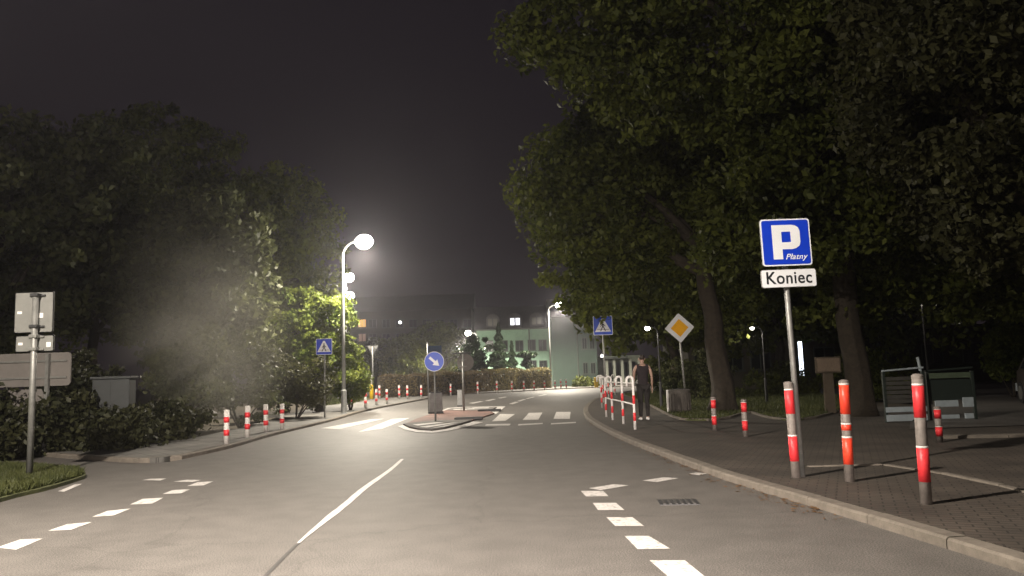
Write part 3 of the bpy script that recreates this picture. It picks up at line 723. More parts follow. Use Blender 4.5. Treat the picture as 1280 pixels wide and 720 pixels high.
bm = BM(); lathe(bm, [(.10, 0), (.10, .03), (.08, .04)], 12); obj('foot', bm, M_DARK, b)

# give way sign seen from behind
base = G(466.5, 498, SW); d = base.y; zt = P(465, 432, d).z - SW; s = 14 * d / F / 2
t = sign_post('give_way_sign', 'inverted triangle road sign seen from behind, left of the hedge', base, zt, r=0.045)
pl = flat('plate', [(-s, zt), (s, zt), (.12 * s, zt - 1.6 * s), (-.12 * s, zt - 1.6 * s)], 0.07, M_BACK, t, 0.02)
bm = BM(); box(bm, (0, 0.0, zt - .15), (1.3 * s, .03, .05)); obj('clamp', bm, M_GALV, t)
# yellow marker
base = G(464.5, 498.8, SW); d = base.y
t = thing('marker_post', 'yellow marker post with a thin white rod, among the far left bollards', 'marker post', base); k = d / F
bm = BM(); lathe(bm, [(2.6 * k, 0), (2.6 * k, 13 * k), (1.4 * k, 18 * k)], 14); obj('body', bm, M_YELP, t, True)
bm = BM(); lathe(bm, [(1.0 * k, 18 * k), (1.0 * k, 29 * k), (.5 * k, 29.5 * k)], 10); obj('rod', bm, M_WHITE, t, True)
# sign at left seen from behind
base = G(36.5, 598, 0.05); d = base.y
zt = P(38.5, 368, d).z - .05
t = sign_post('sign_post', 'grey double sign seen from behind on a pole in the left verge', base, zt, r=0.045, cat='road sign')
for (y0, y1, x0, x1) in ((364, 416, 15, 64.5), (418.5, 440, 15.5, 64.5)):
    za = P(40, y0, d).z - .05; zb = P(40, y1, d).z - .05; xa = P(x0, y0 + 10, d).x - base.x; xb = P(x1, y0 + 10, d).x - base.x
    w = xb - xa; h = za - zb; cx = (xa + xb) / 2
    pl = flat('plate', rrect(w, h, 0.03), 0.085, M_BACK, t, 0.02, (za + zb) / 2); pl.location.x = cx
    bm = BM()
    fr = rrect(w, h, 0.03); fi = rrect(w - .03, h - .03, 0.02)
    a = [bm.verts.new((x, 0.063, z + (za + zb) / 2)) for x, z in fr]; b_ = [bm.verts.new((x, 0.063, z + (za + zb) / 2)) for x, z in fi]
    for i in range(len(a)): bm.faces.new((a[i], a[(i + 1) % len(a)], b_[(i + 1) % len(a)], b_[i]))
    bmesh.ops.solidify(bm, geom=list(bm.faces), thickness=0.01)
    obj('rim', bm, M_GALV, pl)
    for (sx_, sz_) in ((-.36, .0), (.18 if h > .4 else .36, -.08)):
        bm = BM(); box(bm, (sx_ * w, 0.063, (za + zb) / 2 + sz_ * h), (0.07, 0.003, 0.04 if sx_ < 0 else .075)); obj('sticker', bm, M_WHITE, pl)
    for z in ((za - .1 * h), (zb + .15 * h)):
        bm = BM(); box(bm, (0.0, 0.05, z), (0.24, 0.02, 0.03), .004); box(bm, (0, 0, z + .002), (0.12, 0.12, 0.05), .01); obj('bracket', bm, M_DARK if h > .4 else M_GALV, t)
# wide direction board seen from behind, with a lower panel
d = 16.5; cL = P(-60, 440, d); cR = P(89, 440, d); zb = P(45, 483, d).z
t = thing('direction_board', 'wide grey direction board seen from behind among the bushes at left', 'sign board', ((cL.x + cR.x) / 2, d, 0.0))
w = cR.x - cL.x; h = cR.z - zb
MB_ = mat('board_back', (0.17, 0.155, 0.145), 0.7, var=.15, scale=3)
bm = BM(); prism_xz(bm, tr(rrect(w, h, 0.08), 0, (cR.z + zb) / 2), 0, 0.03); obj('panel', bm, MB_, t)
for k in (-.32, .32):
    bm = BM(); box(bm, (k * w, -0.06, cR.z / 2 - .02), (0.07, 0.07, cR.z + .0)); obj('post', bm, M_GALV, t)
for k in (.75, .25):
    bm = BM(); box(bm, (0, -0.014, zb + h * k), (w * .94, 0.02, 0.035)); obj('stiffener', bm, M_GALV, t)
zc2 = P(30, 487, d).z; zd2 = P(30, 513, d).z
bm = BM(); prism_xz(bm, tr(rrect(0.75, zc2 - zd2, 0.04), P(32, 500, d).x - t.location.x, (zc2 + zd2) / 2), 0, 0.03); obj('lower_panel', bm, MB_, t)

# ------------------------------------------------------------------ litter bin
base = G(850.5, 516, SW + .02); t = thing('litter_bin', 'round concrete litter bin behind the post of the diamond sign', 'litter bin', base)
k = base.y / F
bm = BM(); lathe(bm, [(.27, 0), (.30, .05), (.31, .6), (.33, .68), (.27, .70), (.25, .6), (.24, .1)], 24); obj('bowl', bm, mat('bin_concrete', (.10, .09, .08), .9, var=.3, scale=7), t, True)
for a in range(16):
    an = a / 16 * 2 * PI; bm = BM(); box(bm, (.315 * math.cos(an), .315 * math.sin(an), .33), (.03, .075, .5), .008, an); obj('slat', bm, mat('bin_slat', (.09, .08, .07), .8, var=.2), t)
bm = BM(); lathe(bm, [(.20, .66), (.22, .715), (.05, .718)], 20); obj('opening', bm, M_DARK, t)  # dark cap stands in for the shaded mouth of the bin
bm = BM(); box(bm, (-.36, 0, .36), (.05, .10, .66), .01); obj('side_plate', bm, M_WHITE, t)

# ------------------------------------------------------------------ utility cabinet in the left bushes
d = 18; xc = P(143, 480, d).x
t = thing('utility_cabinet', 'pale utility cabinet standing deep in the left bushes', 'cabinet', (xc, d, -0.03), 0.15)
MC = mat('cabinet_grey', (0.038, 0.042, 0.043), 0.6, var=.15)
bm = BM(); box(bm, (0, 0, .15), (.86, .5, .3)); obj('plinth', bm, M_CONC, t)
bm = BM(); box(bm, (0, 0, .95), (.80, .44, 1.3), .02); obj('body', bm, MC, t)
bm = BM(); box(bm, (0, 0, 1.63), (.88, .52, .06), .015); obj('roof', bm, MC, t)
for s in (-1, 1):
    bm = BM(); box(bm, (s * .195, -.228, .95), (.375, .012, 1.2), .004); dd = obj('door', bm, MC, t)
    bm = BM(); box(bm, (s * .05, -.245, 1.0), (.02, .02, .12), .004); obj('handle', bm, M_DARK, dd)

# ------------------------------------------------------------------ buildings
def window(t, x, z, w, h, y, pane, frame, lit=False, cols=1):
    bm = BM()
    for (cx, cz, sx, sz) in ((0, h / 2 - .04, w, .08), (0, -h / 2 + .04, w, .08), (-w / 2 + .04, 0, .08, h - .16), (w / 2 - .04, 0, .08, h - .16), (0, 0, .06, h - .16)):
        box(bm, (x + cx, y - .03, z + cz), (sx, .10, sz))
    f = obj('window', bm, frame, t)
    for s in (-1, 1):
        bm = BM(); box(bm, (x + s * (w / 4 - .02), y - .005, z), (w / 2 - .11, .02, h - .17)); obj('pane', bm, pane, f)
    bm = BM(); box(bm, (x, y - .08, z - h / 2 - .03), (w + .2, .2, .06)); obj('sill', bm, frame, f)
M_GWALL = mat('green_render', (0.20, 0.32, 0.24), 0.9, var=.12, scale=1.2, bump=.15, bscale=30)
M_GWALL2 = mat('shaded_green_render', (0.05, 0.078, 0.062), 0.9, var=.10, scale=1.0, bump=.15, bscale=30)  # house green darkened in the colour so the wing reads as less lit
M_ROOF = mat('roof_slate', (0.035, 0.033, 0.036), 0.8, var=.3, scale=4, bump=.4, bscale=14)
M_GLASS = mat('dark_glass', (0.012, 0.016, 0.016), 0.12)
M_FR = mat('dark_frame', (0.05, 0.06, 0.05), .6)
M_LITW = emis('lit_window_white', (0.85, 0.88, 1.0), 1.6)
M_LITO = emis('lit_window_orange', (0.95, 0.52, 0.16), 1.1)
M_SMEAR = emis('droplet_smear_glow', (0.55, 0.33, 0.24), 0.35)  # glow added on a lower window to stand for a droplet smear
D = 97; X = lambda px, d=D: P(px, 440, d).x
t = thing('green_house', 'pale green two storey house with dormers behind the hedge at the bend', 'house', (X(645), D, -.03))
x0 = X(596) - t.location.x; x1 = X(692) - t.location.x; ze = P(640, 412, D).z
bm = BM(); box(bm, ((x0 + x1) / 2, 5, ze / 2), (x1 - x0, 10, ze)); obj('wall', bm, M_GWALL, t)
bm = BM(); box(bm, ((x0 + x1) / 2, 4.9, ze + .08), (x1 - x0 + .6, 10.6, .16)); obj('cornice', bm, M_FR, t)
bm = BM(); zr = ze + .16; pr = [(-.3, zr), (10.2, zr), (8.2, zr + 2.9), (1.6, zr + 2.9)]
a = [bm.verts.new((x0 - .3, p, z)) for p, z in pr]; b = [bm.verts.new((x1 + .3, p, z)) for p, z in pr]
bm.faces.new(a); bm.faces.new(b[::-1]); [bm.faces.new((a[i], b[i], b[(i + 1) % 4], a[(i + 1) % 4])) for i in range(4)]
rf = obj('roof', bm, M_ROOF, t)
for px, lit in ((617, 0), (645, 1), (672, 0)):
    cx = X(px) - t.location.x; hw = .85
    bm = BM(); pts = [(cx - hw, ze + .3), (cx + hw, ze + .3), (cx + hw, ze + 1.3)] + [(cx + hw * math.cos(k * PI / 8), ze + 1.3 + .75 * math.sin(k * PI / 8)) for k in range(1, 8)] + [(cx - hw, ze + 1.3)]
    prism_xz(bm, pts, -.2, 2.5); dm_ = obj('dormer', bm, M_ROOF, t)
    bm = BM()
    for s in (-1, 1):
        box(bm, (cx + s * .33, -.215, ze + 1.0), (.5, .03, .85))
    obj('window', bm, M_LITW if lit else (mat('dormer_glass_glint', (.10, .10, .09), .2)), dm_)
for px, py in ((649.5, 432), (665, 431), (678.5, 431), (665, 457), (678.5, 457), (612, 432), (630, 432)):
    window(t, X(px) - t.location.x, P(px, py, D).z, 1.0, 1.35, 0, M_GLASS, M_FR)
bm = BM(); tube(bm, [(X(662) - t.location.x, -.09, 0), (X(662) - t.location.x, -.09, ze)], .07, 8); obj('downpipe', bm, M_FR, t)
D2 = 91
t = thing('green_house', 'plain green house wing with tall windows right of the far street lamp', 'house', (X(718, D2), D2, -.03))
xx = lambda px: X(px, D2) - t.location.x
ze2 = P(710, 397, D2).z
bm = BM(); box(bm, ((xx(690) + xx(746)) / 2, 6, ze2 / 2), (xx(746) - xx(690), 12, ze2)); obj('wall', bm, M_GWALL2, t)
bm = BM(); box(bm, ((xx(690) + xx(746)) / 2, 6, ze2 + .08), (xx(746) - xx(690) + .5, 12.5, .16)); obj('cornice', bm, M_FR, t)
bm = BM(); pr = [(-.25, ze2 + .16), (12.2, ze2 + .16), (8.5, ze2 + 2.6), (3.5, ze2 + 2.6)]
a = [bm.verts.new((xx(690) - .25, p, z)) for p, z in pr]; b = [bm.verts.new((xx(746) + .25, p, z)) for p, z in pr]
bm.faces.new(a); bm.faces.new(b[::-1]); [bm.faces.new((a[i], b[i], b[(i + 1) % 4], a[(i + 1) % 4])) for i in range(4)]
obj('roof', bm, M_ROOF, t)
bm = BM(); tube(bm, [(xx(722), -.08, 0), (xx(722), -.08, ze2)], .08, 8); obj('downpipe', bm, M_FR, t)
for px in (731, 740.5):
    for py in (429, 460): window(t, xx(px), P(px, py, D2).z, .62, 1.35, 0, M_GLASS, M_FR)
# entrance annexe
D3 = 94
t = thing('entrance_annexe', 'low pale entrance annexe with columns and a dark canopy', 'building', (X(772, D3), D3, -.03))
xx = lambda px: X(px, D3) - t.location.x
M_ANX = mat('annexe_render', (.20, .23, .18), .9, var=.15, scale=1.5)
zt = P(770, 444, D3).z
bm = BM(); box(bm, ((xx(747) + xx(802)) / 2, 4, zt / 2), (xx(802) - xx(747), 6, zt)); obj('wall', bm, M_ANX, t)
bm = BM(); box(bm, ((xx(752) + xx(782)) / 2, -.2, P(770, 447, D3).z), (xx(782) - xx(752), 2.6, .25), .02); obj('canopy', bm, M_FR, t)
for px in (757, 766, 776, 786, 797):
    bm = BM(); box(bm, (xx(px), -.6 + .0, P(770, 449, D3).z / 2), (.3, .3, P(770, 449, D3).z)); obj('column', bm, mat('column_pale', (.36, .38, .32), .8, var=.1), t)
for px in (761.5, 771, 781, 791):
    window(t, xx(px), 1.7, .8, 1.9, 1.0, M_GLASS, M_FR)
pl_ = thing('wall_lamp', 'small round white lamp by the corner of the green house wing', 'lamp', P(752.5, 445, 90))
bm = BM(); bmesh.ops.create_uvsphere(bm, u_segments=12, v_segments=8, radius=.16); obj('globe', bm, emis('globe', (1, .97, .85), 14), pl_, True)
bm = BM(); tube(bm, [(0, 0, .14), (0, .1, .26), (0, .5, .26)], .03, 6); obj('bracket', bm, M_FR, pl_)
yb = G(745.5, 484.6, SW); t = thing('grit_bin', 'small yellow grit bin at the corner of the green house wing', 'bin', yb); k = yb.y / F
bm = BM(); box(bm, (0, 0, 5.5 * k), (5 * k, 4 * k, 11 * k), .08); obj('body', bm, M_YELP, t)
bm = BM(); box(bm, (0, 0, 11.8 * k), (5.6 * k, 4.6 * k, 1.6 * k), .05); obj('lid', bm, M_YELP, t)
# dark flats far left-centre
D4 = 125
t = thing('apartment_block', 'dark apartment block behind the trees with one orange lit window', 'building', (X(505, D4), D4, -.03))
xx = lambda px: X(px, D4) - t.location.x
M_DW = mat('dark_render', (.060, .050, .042), .9, var=.2, scale=.6)
zt = P(505, 388, D4).z
bm = BM(); box(bm, ((xx(380) + xx(590)) / 2, 6, zt / 2), (xx(590) - xx(380), 12, zt)); obj('wall', bm, M_DW, t)
bm = BM(); pr = [(-.4, zt), (12.4, zt), (6, zt + 3.0)]
a = [bm.verts.new((xx(380) - .4, p, z)) for p, z in pr]; b = [bm.verts.new((xx(590) + .4, p, z)) for p, z in pr]
bm.faces.new(a); bm.faces.new(b[::-1]); [bm.faces.new((a[i], b[i], b[(i + 1) % 3], a[(i + 1) % 3])) for i in range(3)]
obj('roof', bm, M_ROOF, t)
for px in range(398, 590, 17):
    for py in (404, 422, 440):
        m_ = M_LITO if (abs(px - 453) < 8 and py == 404) else (M_SMEAR if (abs(px - 453) < 8 and py == 422) else M_GLASS)
        window(t, xx(453 if abs(px - 453) < 8 else px), P(px, py, D4).z, 1.3, 1.35, 0, m_, M_FR)
w2 = thing('wall_lamp', 'white lamp high on the dark apartment block', 'lamp', P(500, 403, D4 - .8))
bm = BM(); bmesh.ops.create_uvsphere(bm, u_segments=12, v_segments=8, radius=.22); obj('globe', bm, emis('globe2', (1, .97, .9), 8), w2, True)
bm = BM(); tube(bm, [(0, 0, .2), (0, .3, .35), (0, .8, .35)], .04, 6); obj('bracket', bm, M_FR, w2)
# low dark building on the right
D5 = 48
t = thing('low_building', 'low dark building behind the trees on the right', 'building', (X(1060, D5), D5, -.03))
xx = lambda px: X(px, D5) - t.location.x
zt = P(1000, 418, D5).z
M_LB = mat('dark_plaster', (.07, .062, .045), .9, var=.2, scale=.8)
bm = BM(); box(bm, ((xx(860) + xx(1420)) / 2, 4, zt / 2), (xx(1420) - xx(860), 8, zt)); obj('wall', bm, M_LB, t)
bm = BM(); box(bm, ((xx(860) + xx(1420)) / 2, 4, zt + .15), (xx(1420) - xx(860) + .8, 8.8, .3)); obj('roof', bm, M_ROOF, t)
for px in (880, 915, 950, 1030, 1075, 1120, 1165, 1215, 1260, 1310): window(t, xx(px), 1.9, 1.3, 1.3, 0, M_GLASS, M_FR)
# upright lit banner sign
ds = 40; a_ = P(999, 427, ds); b_ = P(1001, 470, ds)
t = thing('lit_sign', 'narrow upright glowing white sign seen past the parking sign post', 'lit sign', (a_.x, ds, 0.0))
hh = a_.z - b_.z
bm = BM(); box(bm, (0, 0, (a_.z + b_.z) / 2), (.26, .12, hh + .04), .02); obj('case', bm, M_FR, t)
bm = BM(); box(bm, (0, -.066, (a_.z + b_.z) / 2), (.20, .012, hh), .002); pn = obj('face', bm, emis('sign_face', (.80, .88, 1.0), 4), t)
for k in range(7):
    bm = BM(); box(bm, (R.uniform(-.02, .02), -.075, b_.z + hh * (.10 + .115 * k)), (.11, .006, .06)); obj('mark', bm, mat('mark_blue', (.05, .10, .35), .5), pn)
for s in (0,):
    bm = BM(); tube(bm, [(0, .1, 0), (0, .1, b_.z + .4)], .04, 8); obj('post', bm, M_GALV, t)
# information board beside the trunk
d = 21; b0 = G(1040, 520, .1); b0 = Vector((P(1038, 500, d).x, d, .1))
t = thing('notice_board', 'brown notice board on a single post left of the thick trunk', 'notice board', b0)
zt = P(1038, 446, d).z - .1; zb = P(1038, 466, d).z - .1
MW = mat('brown_board', (.10, .078, .055), .8, var=.2, scale=5)
bm = BM(); box(bm, (0, 0, (zt + zb) / 2), (.68, .06, zt - zb), .01); obj('board', bm, MW, t)
bm = BM(); box(bm, (0, -.045, (zt + zb) / 2), (.60, .02, (zt - zb) - .08)); obj('sheet', bm, mat('notice', (.20, .15, .11), .7, var=.2, scale=20), t)
bm = BM(); box(bm, (0, 0.05, zb / 2 + .1), (.28, .05, zb + .2), .01); obj('post', bm, MW, t)

# ------------------------------------------------------------------ cars
def car(label, loc, rz, body_m, glint_glow=False):
    t = thing('parked_car', label, 'car', loc, rz, 'parked cars')
    # length along +y (front at +y), half width ~.88
    st = [(-1.98, .30, .62, .72), (-1.95, .24, .95, .80), (-1.80, .22, 1.00, .85), (-1.2, .20, .97, .88), (0, .20, .93, .89), (.9, .20, .92, .88), (1.5, .22, .84, .84), (1.92, .28, .66, .72), (1.98, .34, .58, .66)]
    bm = BM(); rings = []
    for y, zb, zt, hw in st:
        sec = [(-hw * .86, zb), (-hw, zb + .12), (-hw, (zb + zt) / 2), (-hw * .97, zt - .08), (-hw * .88, zt), (hw * .88, zt), (hw * .97, zt - .08), (hw, (zb + zt) / 2), (hw, zb + .12), (hw * .86, zb)]
        rings.append([bm.verts.new((x, y, z)) for x, z in sec])
    for a, b in zip(rings, rings[1:]):
        for k in range(10): bm.faces.new((a[k], a[(k + 1) % 10], b[(k + 1) % 10], b[k]))
    bm.faces.new(rings[0]); bm.faces.new(rings[-1][::-1])
    obj('body', bm, body_m, t, True)
    cab = [(-1.86, .98, .76), (-1.58, 1.40, .62), (-1.2, 1.47, .60), (-.2, 1.48, .60), (.35, 1.42, .60), (1.05, .93, .74)]
    bm = BM(); up = [[bm.verts.new((s * hw, y, z)) for s in (-1, 1)] for y, z, hw in cab]
    lo = [[bm.verts.new((s * .79, y, .90)) for s in (-1, 1)] for y, z, hw in cab]
    for i in range(5):
        bm.faces.new((up[i][0], up[i][1], up[i + 1][1], up[i + 1][0]))
        for s in (0, 1): bm.faces.new((lo[i][s], lo[i + 1][s], up[i + 1][s], up[i][s]))
    bm.faces.new((lo[0][0], lo[0][1], up[0][1], up[0][0])); bm.faces.new((lo[-1][0], lo[-1][1], up[-1][1], up[-1][0]))
    obj('cabin', bm, body_m, t)
    def panel(name, p4, m, parent=t):
        bm = BM(); p = [Vector(q) for q in p4]; n = (p[1] - p[0]).cross(p[2] - p[0]).normalized() * .008
        a = [bm.verts.new(q + n) for q in p]; b = [bm.verts.new(q - n) for q in p]
        bm.faces.new(a); bm.faces.new(b[::-1]); [bm.faces.new((a[i], b[i], b[(i + 1) % 4], a[(i + 1) % 4])) for i in range(4)]
        return obj(name, bm, m, parent)
    gm = mat('car_glass', (.02, .025, .025), .08)
    panel('rear_window', [(-.66, -1.835, 1.04), (.66, -1.835, 1.04), (.56, -1.60, 1.38), (-.56, -1.60, 1.38)], gm)
    panel('windscreen', [(-.68, 1.0, .98), (.68, 1.0, .98), (.56, .42, 1.38), (-.56, .42, 1.38)], gm)
    for s in (-1, 1):
        for (ya, yb) in ((-1.5, -.55), (-.45, .35)):
            panel('side_window', [(s * .785, ya, 1.0), (s * .785, yb + (.35 if yb > 0 else 0), 1.0), (s * .63, yb, 1.39), (s * .63, ya + .12, 1.39)], gm)
        for y in (-1.25, 1.25):
            bm = BM(); tube(bm, [(s * .70, y, .31), (s * .90, y, .31)], .31, 24); w = obj('wheel', bm, M_DARK, t)
            bm = BM(); tube(bm, [(s * .88, y, .31), (s * .915, y, .31)], .20, 16); obj('rim', bm, M_GALV, w)
        panel('tail_light', [(s * .72, -1.985, .70), (s * .52, -1.985, .70), (s * .52, -1.965, .92), (s * .74, -1.965, .92)], mat('tail_red', (.35, .03, .03), .2))
        panel('headlight', [(s * .70, 1.975, .56), (s * .44, 1.985, .55), (s * .44, 1.94, .66), (s * .73, 1.92, .68)], emis('car_lamp_glint', (1, .97, .9), 3.0) if glint_glow else mat('headlamp_glass', (.5, .5, .5), .1))  # unlit lamps given a faint glow to stand for reflected glints
        bm = BM(); box(bm, (s * .93, .62, 1.0), (.16, .10, .12), .03); obj('mirror', bm, M_DARK, t)
    bm = BM(); box(bm, (0, -2.0, .45), (1.70, .14, .24), .03); obj('rear_bumper', bm, M_PALEB, t)
    bm = BM(); box(bm, (0, 2.0, .42), (1.5, .10, .20), .03); obj('front_bumper', bm, body_m, t)
    bm = BM(); box(bm, (0, -2.01, .72), (.52, .03, .12), .004); obj('number_plate', bm, M_WHITE, t)
    bm = BM(); box(bm, (0, 2.055, .40), (.52, .015, .12), .004); obj('number_plate', bm, M_WHITE, t)
    return t
M_SILV = mat('silver_paint', (.045, .06, .06), .3, metal=.2, var=.05); M_PALEB = mat('pale_bumper', (.30, .34, .37), .4)
M_CARD = mat('dark_car_paint', (.10, .085, .075), .3, metal=.3)
M_CARW = mat('white_car_paint', (.5, .5, .48), .3)
M_ENC = mat('enclosure_green', (.018, .026, .022), .5, var=.2); M_ENCP = mat('enclosure_pale', (.32, .37, .40), .5, var=.15, scale=6); M_ENCS = mat('enclosure_slat', (.05, .048, .043), .6, var=.2)
def enclosure(label, px0, px1, d, y_top, y_bot, kind):
    g0 = P((px0 + px1) / 2, y_bot, d); t = thing('slatted_fence', label, 'fence', (g0.x, d, SW + .014))
    w = (px1 - px0) * d / F; z = lambda py: max(.02, P((px0 + px1) / 2, py, d).z - SW - .014)
    for sx in (-1, 1):
        bm = BM(); box(bm, (sx * (w / 2 - .03), 0, z(y_top) / 2), (.06, .06, z(y_top)), .006); obj('post', bm, M_ENC, t)
    bm = BM(); tube(bm, [(-w / 2, 0, z(y_top) + .02), (w / 2, 0, z(y_top) + .07)], .022, 8); obj('top_rail', bm, M_ENCP if kind == 0 else M_ENC, t)
    if kind == 0:
        for k in range(6):
            bm = BM(); box(bm, (0, 0, z(473) - k * .098), (w - .13, .03, .08), .006); obj('slat', bm, M_ENCS, t)
        bm = BM(); box(bm, (0, -.02, (z(508) + z(515)) / 2), (w - .02, .03, .11), .005); obj('board', bm, M_ENCP, t)
        bm = BM(); box(bm, (0, -.02, (z(518) + z(532)) / 2), (w - .02, .03, z(518) - z(532)), .005); pb_ = obj('board', bm, M_ENCP, t)
        bm = BM(); tube(bm, [(w * .12, -.045, z(531)), (w * .42, -.045, z(519))], .016, 6); obj('brace', bm, M_ENC, pb_)
        bm = BM(); tube(bm, [(w * .44, .02, z(y_top)), (w * .40, .02, z(447))], .03, 8); obj('tall_post', bm, M_ENCP, t)
    else:
        bm = BM(); box(bm, (0, 0, z(469)), (w - .13, .04, .12), .006); obj('board', bm, mat('enclosure_light_green', (.075, .10, .065), .5, var=.2), t)
        bm = BM(); box(bm, (0, .03, z(487)), (w - .13, .02, .45), .004); obj('panel', bm, M_ENC, t)
        for xa, xb, ya, yb in ((-.36, .12, 500, 508), (.22, .44, 497, 509), (-.36, .12, 518, 523), (-.30, .14, 526, 532), (.24, .42, 517, 531)):
            bm = BM(); box(bm, ((xa + xb) / 2 * w, -.02, (z(ya) + z(yb)) / 2), ((xb - xa) * w, .04, z(ya) - z(yb)), .006); obj('board', bm, M_ENCP, t)
    return t
enclosure('slatted fence panel with pale lower boards behind the nearest tall bollard', 1108, 1160, 17.2, 464, 533, 0)
enclosure('low green fence panel with pale blocks behind the small thin bollard', 1163, 1222, 17.4, 464, 533, 1)
c1 = P(1392, 500, 20)
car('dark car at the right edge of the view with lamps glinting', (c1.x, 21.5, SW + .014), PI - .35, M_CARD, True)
c2 = P(826, 476, 62)
car('tiny pale car parked far beyond the walking person', (c2.x, 62, 0.0), 1.3, M_CARW)

# ------------------------------------------------------------------ trees and shrubs
def crown_pts(ells, nclump, per, rc, seed, shell=0.55):
    rng = np.random.default_rng(seed); cs = []
    vols = np.array([e[1][0] * e[1][1] * e[1][2] for e in ells]); pr = vols / vols.sum()
    for k in range(nclump):
        c, r = ells[rng.choice(len(ells), p=pr)]
        d = rng.normal(size=3); d /= np.linalg.norm(d); q = shell + (1 - shell) * rng.random() ** 0.6
        cs.append(np.array(c) + d * np.array(r) * q * rng.uniform(.9, 1.06))
    cs = np.array(cs); sz = rc * rng.uniform(.55, 1.35, nclump); n = nclump * per
    idx = rng.integers(0, nclump, n); d = rng.normal(size=(n, 3)); d /= np.linalg.norm(d, axis=1, keepdims=True)
    rad = rng.random(n) ** 0.45
    pts = cs[idx] + d * (sz[idx] * rad)[:, None] * np.array([1.0, 1.0, .72])
    return cs, pts, rng
def tree(name, label, base, trunk_r, ells, nclump, per, rc, leaf, m, seed, lean=(0, 0), limbs=9, group='trees beside the road', cat='tree', fork=.5, shell=.5, droop=.3):
    base = Vector(base); t = thing(name, label, cat, base, 0, group)
    e2 = [(Vector(c) - base, r) for c, r in ells]
    cs, pts, rng = crown_pts([(tuple(c), r) for c, r in e2], nclump, per, rc, seed, shell)
    o = quads_mesh('crown', leaf_quads(pts, leaf, rng, droop), len(pts), m, t)
    cc = e2[0][0]; zb = cc.z - e2[0][1][2]; zf = max(.6, zb + e2[0][1][2] * .25)
    rr_ = random.Random(seed)
    bm = BM(); top = Vector((cc.x * fork + lean[0], cc.y * fork + lean[1], zf)); ml = []
    for k in range(8):
        f = k / 7; ml.append(Vector((top.x * f ** 1.5 + rr_.uniform(-1, 1) * trunk_r * .25, top.y * f ** 1.5 + rr_.uniform(-1, 1) * trunk_r * .25, zf * f)))
    ml[0] = Vector((0, 0, -.03)); 
    ml2 = smooth3(ml, 4); nn_ = len(ml2)
    tube(bm, ml2, [trunk_r * (1 + .45 * math.exp(-k / nn_ * 18)) * (1 - .35 * k / nn_) for k in range(nn_)], 28)
    for v_ in bm.verts:
        a_ = math.atan2(v_.co.y, v_.co.x); fl = max(0, 1 - v_.co.z / .7)
        q_ = trunk_r * (.05 * math.sin(a_ * 7 + v_.co.z * 1.5) + .04 * math.sin(a_ * 13 + v_.co.z * 4) + .16 * fl * math.sin(a_ * 5 + seed)) ; v_.co.x += q_ * math.cos(a_); v_.co.y += q_ * math.sin(a_)
    order = sorted(range(len(cs)), key=lambda i: rr_.random())[:limbs]
    for i in order:
        e = Vector(cs[i]); s = ml[-1] if rr_.random() < .7 else ml[-2]; mid = s.lerp(e, .5) + Vector((rr_.uniform(-.4, .4), rr_.uniform(-.4, .4), .15 * (e - s).length))
        tube(bm, [s, s.lerp(mid, .5) + Vector((0, 0, .1)), mid, mid.lerp(e, .6), e], [trunk_r * .5, trunk_r * .38, trunk_r * .26, trunk_r * .15, .02], 7)
    obj('trunk', bm, M_BARK, t, True)
    return t
def E(px, py, d, rx, rz_, ry=None): # crown mass centred there, radii in metres
    return (P(px, py, d), (rx, ry or rx, rz_))
# right side
tree('broad_tree', 'broad roadside tree whose crown reaches left over the road behind the parking sign', (P(903, 500, 23.5).x, 23.5, SW), 0.33,
     [E(790, 240, 25.5, 3.7, 3.1, 2.8), E(740, 300, 25.5, 2.2, 1.9, 1.8), E(700, 205, 25, 1.5, 1.6), E(900, 260, 25.5, 3.4, 2.9, 2.4), E(742, 366, 25.5, 1.25, .75), E(850, 355, 28, 3.0, 1.4, 1.6), E(900, 385, 28.5, 2.2, .7, 1.2)], 460, 170, .70, .17, M_LEAF, 11, limbs=14, fork=.12)
tree('large_tree', 'large tree with the thickest trunk, its crown filling the top of the view', (P(1073, 500, 20).x, 20, SW), 0.31,
     [E(920, 20, 18.5, 5.2, 3.1, 3.4), E(720, 20, 18.5, 1.9, 1.5, 1.8), E(1100, 130, 19, 4.6, 3.6, 3.4), E(1000, 260, 20, 3.2, 2.0), E(1010, 370, 21.5, 2.6, .75, 1.6), E(1140, 350, 21, 2.8, 1.1, 2.0), E(1260, 340, 21, 2.6, 1.2, 2.0)], 760, 150, .66, .16, M_LEAF, 12, limbs=16, fork=.1)
tree('roadside_tree', 'olive leafed tree at the right edge, leaves hanging over the pavement', (11.0, 15.5, SW), 0.3,
     [E(1240, 110, 14.5, 2.9, 2.5), E(1320, 230, 15, 2.6, 2.0), E(1180, 30, 14.5, 2.0, 1.6), E(1130, 120, 15, 1.2, 1.0)], 300, 150, .55, .14, M_LEAFB, 13, limbs=12)
for i, (px, d, pyc, rx, rz_, lab) in enumerate(((830, 36, 360, 4.2, 3.0, 'dark tree behind the yellow diamond sign'), (960, 38, 330, 5.0, 4.4, 'dark tree deep behind the parking sign'),
        (1110, 36, 330, 5.0, 3.8, 'dark tree above the slatted fence panel'), (1255, 34, 320, 4.8, 4.0, 'dark tree behind the right edge car'), (1050, 46, 160, 8.0, 7.0, 'tallest background tree on the right'),
        (860, 44, 190, 5.2, 6.5, 'tall background tree behind the overhanging crown'), (1290, 44, 120, 7.0, 7.0, 'tall background tree in the top right corner'))):
    c = P(px, pyc, d); tree('background_tree', lab, (c.x + .4, d, 0), .28, [(c, (rx, rx * .7, rz_))], 190, 110, .95, .30, M_LEAF, 30 + i, limbs=7, shell=.35)
